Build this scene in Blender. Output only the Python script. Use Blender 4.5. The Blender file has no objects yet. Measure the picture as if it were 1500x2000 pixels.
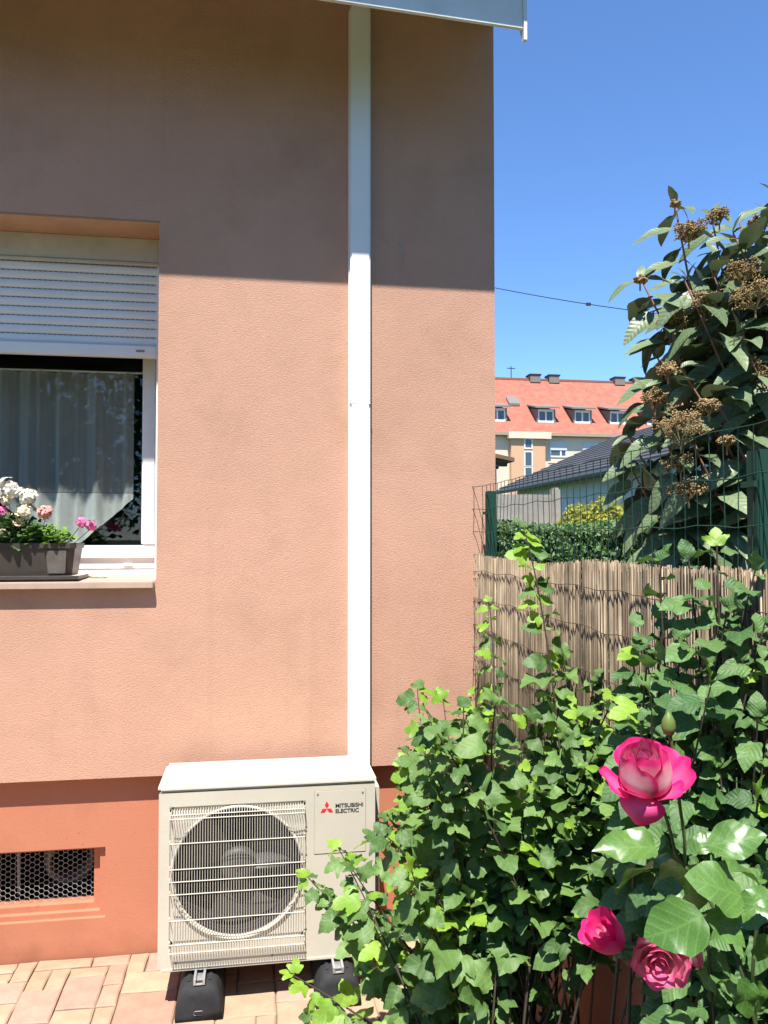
import bpy, bmesh, math, random
from mathutils import Vector, Matrix, Quaternion

random.seed(7)
R = math.radians
scene = bpy.context.scene
COL = scene.collection

# ------------------------------------------------------------------ camera, sky, sun, exposure
F, YAW, PITCH = 1556.0, R(9), R(1.85)
CAM = Vector((0, -3.39, 1.7))
cd = bpy.data.cameras.new('camera')
cd.sensor_fit = 'VERTICAL'; cd.sensor_height = 36; cd.sensor_width = 27
cd.lens = F / 2000 * 36
cd.clip_start = .02; cd.clip_end = 3000
cam = bpy.data.objects.new('camera', cd); COL.objects.link(cam)
cam.location = CAM; cam.rotation_euler = (R(90) + PITCH, 0, -YAW)
scene.camera = cam

SUN_EL, SUN_AZ = R(65), R(17)                       # azimuth to the left of the wall's normal
SUNV = Vector((-math.sin(SUN_AZ) * math.cos(SUN_EL), -math.cos(SUN_AZ) * math.cos(SUN_EL), math.sin(SUN_EL)))
w = bpy.data.worlds.new('World'); scene.world = w; w.use_nodes = True
nt = w.node_tree; bg = nt.nodes['Background']
sky = nt.nodes.new('ShaderNodeTexSky'); sky.sky_type = 'NISHITA'; sky.sun_disc = False
sky.sun_elevation = SUN_EL; sky.sun_rotation = R(180) + SUN_AZ
sky.altitude = 1200; sky.air_density = .8; sky.dust_density = 0.0; sky.ozone_density = 7.0
hsv = nt.nodes.new('ShaderNodeHueSaturation'); hsv.inputs['Saturation'].default_value = 1.05
nt.links.new(sky.outputs[0], hsv.inputs['Color']); nt.links.new(hsv.outputs[0], bg.inputs[0]); bg.inputs[1].default_value = .14
sl = bpy.data.lights.new('sun', 'SUN'); sl.energy = 4.6; sl.angle = R(.53); sl.color = (1, .955, .88)
so = bpy.data.objects.new('sun', sl); COL.objects.link(so); so.location = (-4, -12, 25)
so.rotation_euler = SUNV.to_track_quat('Z', 'Y').to_euler()
vs = scene.view_settings
vs.view_transform = 'Standard'; vs.look = 'None'; vs.gamma = 1; vs.exposure = 1.14
vs.use_curve_mapping = False
scene.render.engine = 'CYCLES'
scene.cycles.max_bounces = 8; scene.cycles.transparent_max_bounces = 12
scene.cycles.caustics_reflective = False; scene.cycles.caustics_refractive = False

# ------------------------------------------------------------------ measuring helpers
def ray(px, py):
    a = (px - 750) / F; b = -(py - 1000) / F
    fw = math.cos(PITCH) - b * math.sin(PITCH); up = math.sin(PITCH) + b * math.cos(PITCH)
    return Vector((a * math.cos(YAW) + fw * math.sin(YAW), -a * math.sin(YAW) + fw * math.cos(YAW), up))
def atd(px, py, d): return CAM + ray(px, py) * d
def aty(px, py, y):
    r = ray(px, py); return CAM + r * ((y - CAM.y) / r.y)
CRIGHT = Vector((math.cos(YAW), -math.sin(YAW), 0))
CFWD = Vector((math.sin(YAW), math.cos(YAW), 0))
UP = Vector((0, 0, 1))

# ------------------------------------------------------------------ mesh builder
class MB:
    def __init__(s): s.v = []; s.f = []; s.uv = []; s.rnd = []; s.cur = 0.0; s.fm = []
    def add(s, vs_, fs, uvs=None, M=None, m=0):
        o = len(s.v)
        for i, p in enumerate(vs_):
            p = Vector(p)
            s.v.append(tuple(M @ p if M else p)); s.uv.append(uvs[i] if uvs else (0, 0)); s.rnd.append(s.cur)
        for f in fs: s.f.append(tuple(o + i for i in f)); s.fm.append(m)
        return s
    def box(s, a, b, M=None, m=0):
        (x0, y0, z0), (x1, y1, z1) = a, b
        if x0 > x1: x0, x1 = x1, x0
        if y0 > y1: y0, y1 = y1, y0
        if z0 > z1: z0, z1 = z1, z0
        v = [(x0,y0,z0),(x1,y0,z0),(x1,y1,z0),(x0,y1,z0),(x0,y0,z1),(x1,y0,z1),(x1,y1,z1),(x0,y1,z1)]
        return s.add(v, [(0,3,2,1),(4,5,6,7),(0,1,5,4),(1,2,6,5),(2,3,7,6),(3,0,4,7)], M=M, m=m)
    def quad(s, a, b, c, d, m=0): return s.add([a, b, c, d], [(0, 1, 2, 3)], m=m)
    def tube(s, pts, r, n=6, caps=True, m=0):
        pts = [Vector(p) for p in pts]; k = len(pts)
        rs = r if isinstance(r, (list, tuple)) else [r] * k
        vs_ = []; ref = None
        for i, p in enumerate(pts):
            t = (pts[min(i+1, k-1)] - pts[max(i-1, 0)])
            t = t.normalized() if t.length > 1e-9 else UP
            if ref is None or abs(ref.dot(t)) > .98: ref = Vector((1,0,0)) if abs(t.x) < .8 else Vector((0,1,0))
            u = (ref - t * ref.dot(t)).normalized(); w_ = t.cross(u); ref = u
            for j in range(n):
                a = 2 * math.pi * j / n
                vs_.append(p + (u * math.cos(a) + w_ * math.sin(a)) * rs[i])
        fs = [(i*n+j, i*n+(j+1)%n, (i+1)*n+(j+1)%n, (i+1)*n+j) for i in range(k-1) for j in range(n)]
        if caps: fs += [tuple(range(n-1, -1, -1)), tuple((k-1)*n+j for j in range(n))]
        return s.add(vs_, fs, m=m)
    def lathe(s, prof, n=24, M=None, m=0):
        vs_ = [(r*math.cos(2*math.pi*j/n), r*math.sin(2*math.pi*j/n), z) for r, z in prof for j in range(n)]
        fs = [(i*n+j, i*n+(j+1)%n, (i+1)*n+(j+1)%n, (i+1)*n+j) for i in range(len(prof)-1) for j in range(n)]
        return s.add(vs_, fs, M=M, m=m)
    def prism(s, poly, axis, a, b, m=0):
        # poly in the plane perpendicular to axis ('x': (y,z), 'y': (x,z), 'z': (x,y))
        def P(q, t): return {'x': (t, q[0], q[1]), 'y': (q[0], t, q[1]), 'z': (q[0], q[1], t)}[axis]
        n = len(poly)
        return s.add([P(q, a) for q in poly] + [P(q, b) for q in poly],
                     [tuple(range(n-1, -1, -1)), tuple(range(n, 2*n))] + [(i, (i+1)%n, n+(i+1)%n, n+i) for i in range(n)], m=m)
    def mesh(s, name, mats, smooth=False, bevel=0, fixn=True, attrs=False):
        me = bpy.data.meshes.new(name); me.from_pydata(s.v, [], s.f)
        if attrs:
            ul = me.uv_layers.new(name='UVMap')
            li = [0] * len(me.loops); me.loops.foreach_get('vertex_index', li)
            ul.data.foreach_set('uv', [c for i in li for c in s.uv[i]])
            at = me.attributes.new('rnd', 'FLOAT', 'POINT'); at.data.foreach_set('value', s.rnd)
        if not isinstance(mats, (list, tuple)): mats = [mats]
        for m in mats: me.materials.append(m)
        if len(mats) > 1: me.polygons.foreach_set('material_index', s.fm)
        if bevel or fixn:
            bm = bmesh.new(); bm.from_mesh(me)
            if fixn: bmesh.ops.recalc_face_normals(bm, faces=bm.faces)
            if bevel:
                ed = [e for e in bm.edges if len(e.link_faces) == 2 and e.calc_face_angle(0) > .5]
                bmesh.ops.bevel(bm, geom=ed, offset=bevel, segments=2, affect='EDGES', clamp_overlap=True)
            bm.to_mesh(me); bm.free()
        if smooth: me.polygons.foreach_set('use_smooth', [True] * len(me.polygons))
        return me
    def build(s, name, mats, parent=None, **k):
        return link(name, s.mesh(name, mats, **k), parent)
def link(name, me, parent=None, M=None):
    o = bpy.data.objects.new(name, me); COL.objects.link(o)
    if parent:
        o.parent = parent
        W = M or Matrix()
        o.matrix_basis = worldM(parent).inverted() @ W
    elif M: o.matrix_basis = M
    return o
def worldM(o):
    return (worldM(o.parent) @ o.matrix_basis) if o.parent else o.matrix_basis.copy()
def tag(o, label, cat, group=None, kind=None):
    o['label'] = label; o['category'] = cat
    if group: o['group'] = group
    if kind: o['kind'] = kind
    return o
def thing(name, label, cat, loc=(0,0,0), group=None):
    o = bpy.data.objects.new(name, None); COL.objects.link(o); o.location = loc
    o.matrix_basis = Matrix.Translation(loc); o.empty_display_size = .1
    return tag(o, label, cat, group)
def part(name, mats, parent, fn, **k):
    b = MB(); fn(b); return b.build(name, mats, parent, **k)
def boxpart(name, mat_, parent, a, b, bevel=0): return MB().box(a, b).build(name, mat_, parent, bevel=bevel)
def struct(o): o['kind'] = 'structure'; return o
def stuff(o): o['kind'] = 'stuff'; return o

# ------------------------------------------------------------------ materials
def mat(name, color, rough=.6, spec=.4, var=0.0, vscale=4, color2=None, bump=0, bscale=60, bdist=.01, metal=0, detail=6, obvar=0, stretch=None, stain=None):
    m = bpy.data.materials.new(name); m.use_nodes = True
    n = m.node_tree.nodes; l = m.node_tree.links; p = n['Principled BSDF']
    p.inputs['Base Color'].default_value = (*color, 1); p.inputs['Roughness'].default_value = rough
    p.inputs['Specular IOR Level'].default_value = spec; p.inputs['Metallic'].default_value = metal
    tc = n.new('ShaderNodeTexCoord'); src = tc.outputs['Object']
    if stretch:
        mp = n.new('ShaderNodeMapping'); mp.inputs['Scale'].default_value = stretch
        l.new(src, mp.inputs[0]); src = mp.outputs[0]
    out = None
    if var or color2:
        nz = n.new('ShaderNodeTexNoise'); nz.inputs['Scale'].default_value = vscale; nz.inputs['Detail'].default_value = detail
        nz.inputs['Roughness'].default_value = .65
        l.new(src, nz.inputs['Vector'])
        rp = n.new('ShaderNodeValToRGB'); rp.color_ramp.elements[0].position = .34; rp.color_ramp.elements[1].position = .64
        c2 = color2 or tuple(c * (1 - var) for c in color)
        rp.color_ramp.elements[0].color = (*c2, 1); rp.color_ramp.elements[1].color = (*color, 1)
        l.new(nz.outputs[0], rp.inputs[0]); out = rp.outputs[0]
    if obvar:
        oi = n.new('ShaderNodeObjectInfo'); mr = n.new('ShaderNodeMapRange')
        mr.inputs[3].default_value = 1 - obvar; mr.inputs[4].default_value = 1 + obvar
        l.new(oi.outputs['Random'], mr.inputs[0])
        hs = n.new('ShaderNodeHueSaturation'); l.new(mr.outputs[0], hs.inputs['Value'])
        if out: l.new(out, hs.inputs['Color'])
        else: hs.inputs['Color'].default_value = (*color, 1)
        out = hs.outputs[0]
    if out: l.new(out, p.inputs['Base Color'])
    if bump:
        nb = n.new('ShaderNodeTexNoise'); nb.inputs['Scale'].default_value = bscale; nb.inputs['Detail'].default_value = 8
        nb.inputs['Roughness'].default_value = .7
        l.new(src, nb.inputs['Vector'])
        bp = n.new('ShaderNodeBump'); bp.inputs['Strength'].default_value = bump; bp.inputs['Distance'].default_value = bdist
        l.new(nb.outputs[0], bp.inputs['Height']); l.new(bp.outputs[0], p.inputs['Normal'])
    return m

def leaf_mat(name, dark, light, rough=.42, spec=.5, trans=.22, veins=7.0, vein_amt=.5, under=None, angle=1.1, bump=.35):
    m = bpy.data.materials.new(name); m.use_nodes = True
    n = m.node_tree.nodes; l = m.node_tree.links; p = n['Principled BSDF']
    oi = n.new('ShaderNodeObjectInfo'); at = n.new('ShaderNodeAttribute'); at.attribute_name = 'rnd'
    ad = n.new('ShaderNodeMath'); ad.operation = 'ADD'; l.new(oi.outputs['Random'], ad.inputs[0]); l.new(at.outputs['Fac'], ad.inputs[1])
    fr = n.new('ShaderNodeMath'); fr.operation = 'FRACT'; l.new(ad.outputs[0], fr.inputs[0])
    mx = n.new('ShaderNodeMix'); mx.data_type = 'RGBA'
    mx.inputs[6].default_value = (*dark, 1); mx.inputs[7].default_value = (*light, 1); l.new(fr.outputs[0], mx.inputs[0])
    uv = n.new('ShaderNodeUVMap'); sp = n.new('ShaderNodeSeparateXYZ'); l.new(uv.outputs[0], sp.inputs[0])
    # veins: ribs leave the midrib at an angle
    ab = n.new('ShaderNodeMath'); ab.operation = 'ABSOLUTE'; l.new(sp.outputs[0], ab.inputs[0])
    mu = n.new('ShaderNodeMath'); mu.operation = 'MULTIPLY'; mu.inputs[1].default_value = angle; l.new(ab.outputs[0], mu.inputs[0])
    sb = n.new('ShaderNodeMath'); sb.operation = 'SUBTRACT'; l.new(sp.outputs[1], sb.inputs[0]); l.new(mu.outputs[0], sb.inputs[1])
    ml = n.new('ShaderNodeMath'); ml.operation = 'MULTIPLY'; ml.inputs[1].default_value = veins * 2 * math.pi; l.new(sb.outputs[0], ml.inputs[0])
    sn = n.new('ShaderNodeMath'); sn.operation = 'SINE'; l.new(ml.outputs[0], sn.inputs[0])
    mr = n.new('ShaderNodeMapRange'); mr.inputs[1].default_value = .72; mr.inputs[2].default_value = 1; l.new(sn.outputs[0], mr.inputs[0])
    mid = n.new('ShaderNodeMapRange'); mid.inputs[1].default_value = .03; mid.inputs[2].default_value = .0; l.new(ab.outputs[0], mid.inputs[0])
    mxm = n.new('ShaderNodeMath'); mxm.operation = 'MAXIMUM'; l.new(mr.outputs[0], mxm.inputs[0]); l.new(mid.outputs[0], mxm.inputs[1])
    va = n.new('ShaderNodeMath'); va.operation = 'MULTIPLY'; va.inputs[1].default_value = vein_amt; l.new(mxm.outputs[0], va.inputs[0])
    vc = n.new('ShaderNodeMix'); vc.data_type = 'RGBA'; l.new(va.outputs[0], vc.inputs[0]); l.new(mx.outputs[2], vc.inputs[6])
    vc.inputs[7].default_value = (light[0]*1.7+.02, light[1]*1.5+.02, light[2]*1.5+.01, 1)
    # blotches
    tc = n.new('ShaderNodeTexCoord'); nz = n.new('ShaderNodeTexNoise'); nz.inputs['Scale'].default_value = 40; l.new(tc.outputs['Object'], nz.inputs['Vector'])
    nr = n.new('ShaderNodeMapRange'); nr.inputs[1].default_value = .3; nr.inputs[2].default_value = .7; nr.inputs[3].default_value = .8; nr.inputs[4].default_value = 1.15
    l.new(nz.outputs[0], nr.inputs[0])
    hv = n.new('ShaderNodeHueSaturation'); l.new(nr.outputs[0], hv.inputs['Value']); l.new(vc.outputs[2], hv.inputs['Color'])
    col = hv.outputs[0]
    if under:
        ge = n.new('ShaderNodeNewGeometry'); ux = n.new('ShaderNodeMix'); ux.data_type = 'RGBA'
        l.new(ge.outputs['Backfacing'], ux.inputs[0]); l.new(col, ux.inputs[6]); ux.inputs[7].default_value = (*under, 1); col = ux.outputs[2]
    l.new(col, p.inputs['Base Color']); p.inputs['Roughness'].default_value = rough; p.inputs['Specular IOR Level'].default_value = spec
    bp = n.new('ShaderNodeBump'); bp.inputs['Strength'].default_value = bump; bp.inputs['Distance'].default_value = .002
    l.new(sn.outputs[0], bp.inputs['Height']); l.new(bp.outputs[0], p.inputs['Normal'])
    tr = n.new('ShaderNodeBsdfTranslucent'); tm = n.new('ShaderNodeHueSaturation'); tm.inputs['Saturation'].default_value = 1.15; tm.inputs['Value'].default_value = 1.5
    l.new(col, tm.inputs['Color']); l.new(tm.outputs[0], tr.inputs[0])
    ms = n.new('ShaderNodeMixShader'); ms.inputs[0].default_value = trans
    l.new(p.outputs[0], ms.inputs[1]); l.new(tr.outputs[0], ms.inputs[2]); l.new(ms.outputs[0], n['Material Output'].inputs[0])
    return m

def render_wall_mat(name, color, color2, bump, ridged=True):
    m = mat(name, color, rough=.92, spec=.15, color2=color2, vscale=1.3, detail=9)
    n = m.node_tree.nodes; l = m.node_tree.links; p = n['Principled BSDF']
    tc = n.new('ShaderNodeTexCoord')
    mp = n.new('ShaderNodeMapping'); mp.inputs['Scale'].default_value = (1, 1, 2.1); mp.inputs['Rotation'].default_value = (0, R(9), 0); l.new(tc.outputs['Object'], mp.inputs[0])
    a = n.new('ShaderNodeTexNoise'); a.inputs['Scale'].default_value = 95; a.inputs['Detail'].default_value = 5; a.inputs['Roughness'].default_value = .62; a.inputs['Distortion'].default_value = .6
    l.new(mp.outputs[0], a.inputs['Vector'])
    ra = n.new('ShaderNodeMapRange'); ra.inputs[1].default_value = .30; ra.inputs[2].default_value = .58; l.new(a.outputs[0], ra.inputs[0])
    b = n.new('ShaderNodeTexNoise'); b.inputs['Scale'].default_value = 9; b.inputs['Detail'].default_value = 3; l.new(tc.outputs['Object'], b.inputs['Vector'])
    mu = n.new('ShaderNodeMath'); mu.operation = 'MULTIPLY_ADD'; mu.inputs[1].default_value = 2.0; l.new(b.outputs[0], mu.inputs[0]); l.new(ra.outputs[0], mu.inputs[2])
    # grime: cloudy patches, thin rain streaks and small dark specks
    old = p.inputs['Base Color'].links[0].from_socket
    def layer(scale, lo, hi, amt, src, tint, detail=7):
        nonlocal old
        q = n.new('ShaderNodeTexNoise'); q.inputs['Scale'].default_value = scale; q.inputs['Detail'].default_value = detail; q.inputs['Roughness'].default_value = .6; l.new(src, q.inputs['Vector'])
        k = n.new('ShaderNodeMapRange'); k.inputs[1].default_value = lo; k.inputs[2].default_value = hi; k.inputs[4].default_value = amt; l.new(q.outputs[0], k.inputs[0])
        x = n.new('ShaderNodeMix'); x.data_type = 'RGBA'; x.blend_type = 'MULTIPLY'; l.new(k.outputs[0], x.inputs[0]); l.new(old, x.inputs[6]); x.inputs[7].default_value = (*tint, 1); old = x.outputs[2]
    st = n.new('ShaderNodeMapping'); st.inputs['Scale'].default_value = (14, 14, .5); l.new(tc.outputs['Object'], st.inputs[0])
    layer(2.6, .50, .72, 1.0, tc.outputs['Object'], (.81, .81, .80))
    layer(.9, .45, .7, 1.0, tc.outputs['Object'], (.90, .90, .89))
    layer(1.0, .58, .80, 1.0, st.outputs[0], (.93, .93, .92))
    layer(60, .63, .72, 1.0, mp.outputs[0], (.72, .70, .68), 3)
    l.new(old, p.inputs['Base Color'])
    bp = n.new('ShaderNodeBump'); bp.inputs['Strength'].default_value = bump; bp.inputs['Distance'].default_value = .0032
    l.new(mu.outputs[0], bp.inputs['Height']); l.new(bp.outputs[0], p.inputs['Normal'])
    return m

M_wall = render_wall_mat('wall_render', (.585, .342, .245), (.53, .308, .22), .32)
M_plinth = render_wall_mat('plinth_paint', (.51, .205, .122), (.47, .185, .11), .14)
M_soffit = mat('soffit_paint', (.55, .32, .2), .8, var=.2)
M_white = mat('white_paint', (.72, .72, .70), .5, var=.06, vscale=6)
M_fascia = mat('fascia_paint', (.80, .81, .80), .55, var=.14, vscale=5, bump=.1, bscale=30)
M_duct = mat('duct_pvc', (.85, .85, .83), .35, spec=.5, var=.03, vscale=5)
M_pvc = mat('window_pvc', (.84, .84, .83), .3, spec=.5, var=.03)
M_slat = mat('shutter_slat', (.82, .82, .82), .45, var=.06, vscale=12)
M_slot = mat('shutter_slot', (.17, .17, .18), .8)
M_box = mat('shutter_box', (.64, .60, .53), .75, var=.2, vscale=7)
M_sill = mat('sill_stone', (.50, .36, .28), .8, var=.16, vscale=9, bump=.2, bscale=90, bdist=.003)
M_dark = mat('dark_room', (.018, .018, .018), .9)
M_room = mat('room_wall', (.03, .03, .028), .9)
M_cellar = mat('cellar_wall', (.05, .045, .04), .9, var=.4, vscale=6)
M_ac = mat('unit_paint', (.55, .51, .42), .45, spec=.4, var=.08, vscale=2.5)
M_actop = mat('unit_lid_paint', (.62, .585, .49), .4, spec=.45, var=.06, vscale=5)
M_guard = mat('guard_wire', (.56, .53, .45), .5)
M_fan = mat('fan_plastic', (.055, .052, .052), .5)
M_coil = mat('coil', (.040, .036, .038), .6, var=.3, vscale=20)
M_groove = mat('seam', (.26, .24, .19), .8)
M_screw = mat('screw', (.20, .19, .17), .6, metal=.2)
M_red = mat('emblem_red', (.66, .02, .035), .5)
M_ink = mat('lettering_ink', (.03, .03, .03), .6)
M_grey = mat('embossed', (.42, .39, .31), .5)
M_rubber = mat('rubber', (.028, .029, .031), .78, spec=.3, var=.3, vscale=40, bump=.5, bscale=220, bdist=.002)
M_alu = mat('aluminium', (.62, .63, .63), .38, metal=.75)
M_joint = mat('paver_joint', (.24, .18, .125), .95, var=.4, vscale=30, bump=.3, bscale=80)
M_pav = [mat('paver_' + s, c, .9, spec=.15, var=.22, vscale=11, bump=.35, bscale=45, bdist=.006, obvar=.09)
         for s, c in (('sand', (.41, .285, .19)), ('pink', (.43, .275, .21)), ('salmon', (.42, .255, .185)), ('buff', (.42, .30, .205)))]
M_soil = mat('soil', (.075, .05, .035), .95, var=.5, vscale=18, bump=.8, bscale=40, bdist=.03)
M_grass = mat('lawn', (.06, .095, .03), .9, var=.5, vscale=3, bump=.4, bscale=30, bdist=.05)
M_asph = mat('asphalt', (.06, .06, .06), .9, var=.2)
M_patio = mat('patio_slabs', (.40, .30, .21), .9, var=.2, vscale=3, bump=.2, bscale=40)
M_green = mat('fence_green', (.014, .055, .038), .6, spec=.25)
M_rust = mat('rusty_wire', (.05, .035, .025), .8)
M_brown = mat('planter_plastic', (.075, .058, .050), .38, spec=.5, var=.25, vscale=10)
M_terra = mat('low_wall_paint', (.36, .15, .095), .9, var=.15, vscale=5, bump=.2, bscale=70)
M_conc = mat('concrete', (.38, .36, .32), .9, var=.3, vscale=3, bump=.3, bscale=30)
M_stem = mat('green_stem', (.07, .10, .03), .6, var=.3)
M_wood = mat('woody_stem', (.06, .045, .032), .85, var=.4, vscale=30, bump=.4, bscale=90, bdist=.004)
M_pinktwig = mat('pink_twig', (.30, .16, .11), .7, var=.3, vscale=40)

# ------------------------------------------------------------------ ground
g = struct(MB().quad((-600,-600,-.03),(600,-600,-.03),(600,600,-.03),(-600,600,-.03)).build('ground', M_grass))
struct(MB().box((-4,-3.1,-.028),(.355,-1.2,-.006)).build('patio', M_patio))  # unseen paving, added to bounce warm light onto the shaded wall
pav = struct(MB().box((-1.9,-1.198,-.028),(.975,.2,-.012)).build('pavement', M_joint))
random.seed(21)
def lay_pavers():
    U = .072; nx, ny = int(2.84/U), 17
    x0, ytop = -1.87, .045
    used = [[False]*ny for _ in range(nx)]
    sizes = [(2,2)]*4 + [(3,2)]*4 + [(2,3)]*2 + [(1,2)]*2 + [(2,1)]*3 + [(3,3)] + [(3,1)]
    cache = {}
    def paver_mesh(a, b, k, mi):
        key = (a, b, k, mi)
        if key in cache: return cache[key]
        rg = random.Random(a*100+b*10+k)
        W, H = a*U/2 - .0022, b*U/2 - .0022
        # hand-cut outline: slightly wavering edges, rounded shoulder
        bot, top, inn = [], [], []
        for sx, sy in ((-1,-1),(0,-1),(1,-1),(1,0),(1,1),(0,1),(-1,1),(-1,0)):
            jx, jy = rg.uniform(-.003,.003), rg.uniform(-.003,.003)
            bot.append((sx*W+jx, sy*H+jy, -.016)); top.append((sx*W+jx, sy*H+jy, -.004))
            inn.append((sx*(W-.006)+jx, sy*(H-.006)+jy, rg.uniform(-.0008,.0012)))
        v = bot + top + inn + [(0,0,.001)]
        f = []
        for i in range(8):
            j = (i+1) % 8
            f += [(i,j,8+j,8+i), (8+i,8+j,16+j,16+i), (16+i,16+j,24)]
        mb = MB(); mb.add(v, f); cache[key] = mb.mesh('paver', M_pav[mi], fixn=False)
        return cache[key]
    for j in range(ny):
        for i in range(nx):
            if used[i][j]: continue
            random.shuffle(sizes)
            for a, b in sizes + [(1,1)]:
                if i+a <= nx and j+b <= ny and not any(used[i+p][j+q] for p in range(a) for q in range(b)):
                    for p in range(a):
                        for q in range(b): used[i+p][j+q] = True
                    c = (x0+(i+a/2)*U, ytop-(j+b/2)*U, random.uniform(-.0015,.0015))
                    M = Matrix.Translation(c) @ Matrix.Rotation(random.uniform(-.008,.008),4,'X') @ Matrix.Rotation(random.uniform(-.012,.012),4,'Z')
                    link('paver', paver_mesh(a, b, random.randint(0,2), random.choice((0,0,1,1,2,3,3))), pav, M)
                    break
lay_pavers()
def soil_bed():
    b = MB(); n, m_ = 12, 40
    vs_ = [(.36+.61*i/n+random.uniform(-.01,.01), -3.2+2.42*j/m_, random.uniform(.0,.03)*(0 < i < n)-.004*(i in (0,n))) for j in range(m_+1) for i in range(n+1)]
    b.add(vs_, [(j*(n+1)+i, j*(n+1)+i+1, (j+1)*(n+1)+i+1, (j+1)*(n+1)+i) for j in range(m_) for i in range(n)])
    o = b.build('flower_bed', M_soil); o.location.z = .008; struct(o)
soil_bed()

# ------------------------------------------------------------------ the house
XC = 1.035                     # corner
PY = .05                       # plinth face, set back under the render
ZP = .728                      # lower edge of the render
house = thing('house', 'salmon rendered house with terracotta plinth, white eave and roller shuttered window', 'house', (0, 0, 0))
WX0, WX1, WZ0, WZ1 = -1.85, -.412, 1.525, 3.02
def wall(b):
    xl, zt = -4.5, 4.12
    zs = [ZP, WZ0, WZ1, zt]
    xs = [xl, WX0, WX1, XC]
    for i in range(3):
        for j in range(3):
            if i == 1 and j == 1: continue
            b.quad((xs[i],0,zs[j]),(xs[i+1],0,zs[j]),(xs[i+1],0,zs[j+1]),(xs[i],0,zs[j+1]))
    D = .36
    b.quad((WX0,0,WZ0-.04),(WX0,D,WZ0-.04),(WX0,D,WZ1),(WX0,0,WZ1))
    b.quad((WX1,0,WZ0-.04),(WX1,0,WZ1),(WX1,D,WZ1),(WX1,D,WZ0-.04))
    b.quad((xl,0,ZP),(xl,.06,ZP),(XC,.06,ZP),(XC,0,ZP))                 # underside of the drip edge
    b.quad((XC,0,ZP),(XC,7,ZP),(XC,7,zt),(XC,0,zt))                     # gable side
    b.quad((xl,7,ZP),(XC,7,ZP),(XC,7,zt),(xl,7,zt))
    b.quad((xl,0,ZP),(xl,7,ZP),(xl,7,zt),(xl,0,zt))
    b.add([(XC,0,zt),(XC,7,zt),(XC,3.5,zt+2.4)],[(0,1,2)]); b.add([(xl,0,zt),(xl,7,zt),(xl,3.5,zt+2.4)],[(0,1,2)])
part('wall', M_wall, house, wall, fixn=False)
boxpart('lintel_soffit', M_soffit, house, (WX0+.002, .004, WZ1-.008), (WX1-.002, .36, WZ1+.05))
def plinth(b):
    xl, A0, A1, a0, a1 = -4.4, -1.75, -.609, .152, .436
    xs, zs = [xl, A0, A1, XC-.05], [-.03, a0, a1, ZP+.02]
    for i in range(3):
        for j in range(3):
            if i == 1 and j == 1: continue
            b.quad((xs[i],PY,zs[j]),(xs[i+1],PY,zs[j]),(xs[i+1],PY,zs[j+1]),(xs[i],PY,zs[j+1]))
    b.quad((XC-.05,PY,-.03),(XC-.05,6.9,-.03),(XC-.05,6.9,ZP),(XC-.05,PY,ZP))
    # two rebates round the cellar opening
    rects = [(A0, A1, a0, a1, PY), (A0+.02, -.633, .172, .428, PY+.02), (A0+.05, -.661, .196, .415, PY+.046)]
    def ring(o, i_, y):
        ox0, ox1, oz0, oz1 = o[:4]; ix0, ix1, iz0, iz1 = i_[:4]
        for q in (((ox0,y,oz0),(ox1,y,oz0),(ix1,y,iz0),(ix0,y,iz0)), ((ox1,y,oz0),(ox1,y,oz1),(ix1,y,iz1),(ix1,y,iz0)),
                  ((ox1,y,oz1),(ox0,y,oz1),(ix0,y,iz1),(ix1,y,iz1)), ((ox0,y,oz1),(ox0,y,oz0),(ix0,y,iz0),(ix0,y,iz1))): b.quad(*q)
    def sleeve(r, y0, y1):
        x0, x1, z0, z1 = r[:4]
        for q in (((x0,y0,z0),(x1,y0,z0),(x1,y1,z0),(x0,y1,z0)), ((x1,y0,z0),(x1,y0,z1),(x1,y1,z1),(x1,y1,z0)),
                  ((x1,y0,z1),(x0,y0,z1),(x0,y1,z1),(x1,y1,z1)), ((x0,y0,z1),(x0,y0,z0),(x0,y1,z0),(x0,y1,z1))): b.quad(*q)
    sleeve(rects[0], PY, PY+.02); ring(rects[0], rects[1], PY+.02)
    sleeve(rects[1], PY+.02, PY+.046); ring(rects[1], rects[2], PY+.046)
    sleeve(rects[2], PY+.046, PY+.12)
part('plinth', M_plinth, house, plinth, fixn=False)
def cellar(b):
    x0, x1, z0, z1, y0, y1 = -1.9, -.5, -.2, .6, PY+.121, PY+.8
    b.quad((x0,y1,z0),(x1,y1,z0),(x1,y1,z1),(x0,y1,z1)); b.quad((x0,y0,z0),(x1,y0,z0),(x1,y1,z0),(x0,y1,z0))
    b.quad((x0,y0,z1),(x1,y0,z1),(x1,y1,z1),(x0,y1,z1)); b.quad((x0,y0,z0),(x0,y1,z0),(x0,y1,z1),(x0,y0,z1)); b.quad((x1,y0,z0),(x1,y1,z0),(x1,y1,z1),(x1,y0,z1))
part('cellar_room', M_cellar, house, cellar)
def hexmesh(b):
    p = .0216; s = p / math.sqrt(3); y = PY + .075
    cols = 24
    for i in range(cols):
        for j in range(14):
            cx = -.668 - i * p * .866; cz = .190 + j * p + (p/2 if i % 2 else 0)
            P = [(cx + s*math.cos(R(60*k)), y + random.uniform(-.001,.001), cz + s*math.sin(R(60*k))) for k in range(6)]
            for k in (0, 1, 2):
                a, c = P[k], P[k+1]
                if max(a[2], c[2]) < .415 and min(a[2], c[2]) > .19 and max(a[0], c[0]) < -.655: b.tube([a, c], .0009, 3, caps=False)
part('wire_netting', mat('netting_wire', (.40, .40, .37), .6), house, hexmesh)
pipe = thing('corrugated_duct', 'dusty grey corrugated duct mouth inside the cellar opening behind wire netting', 'duct', (-.80, PY+.25, .19))
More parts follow.
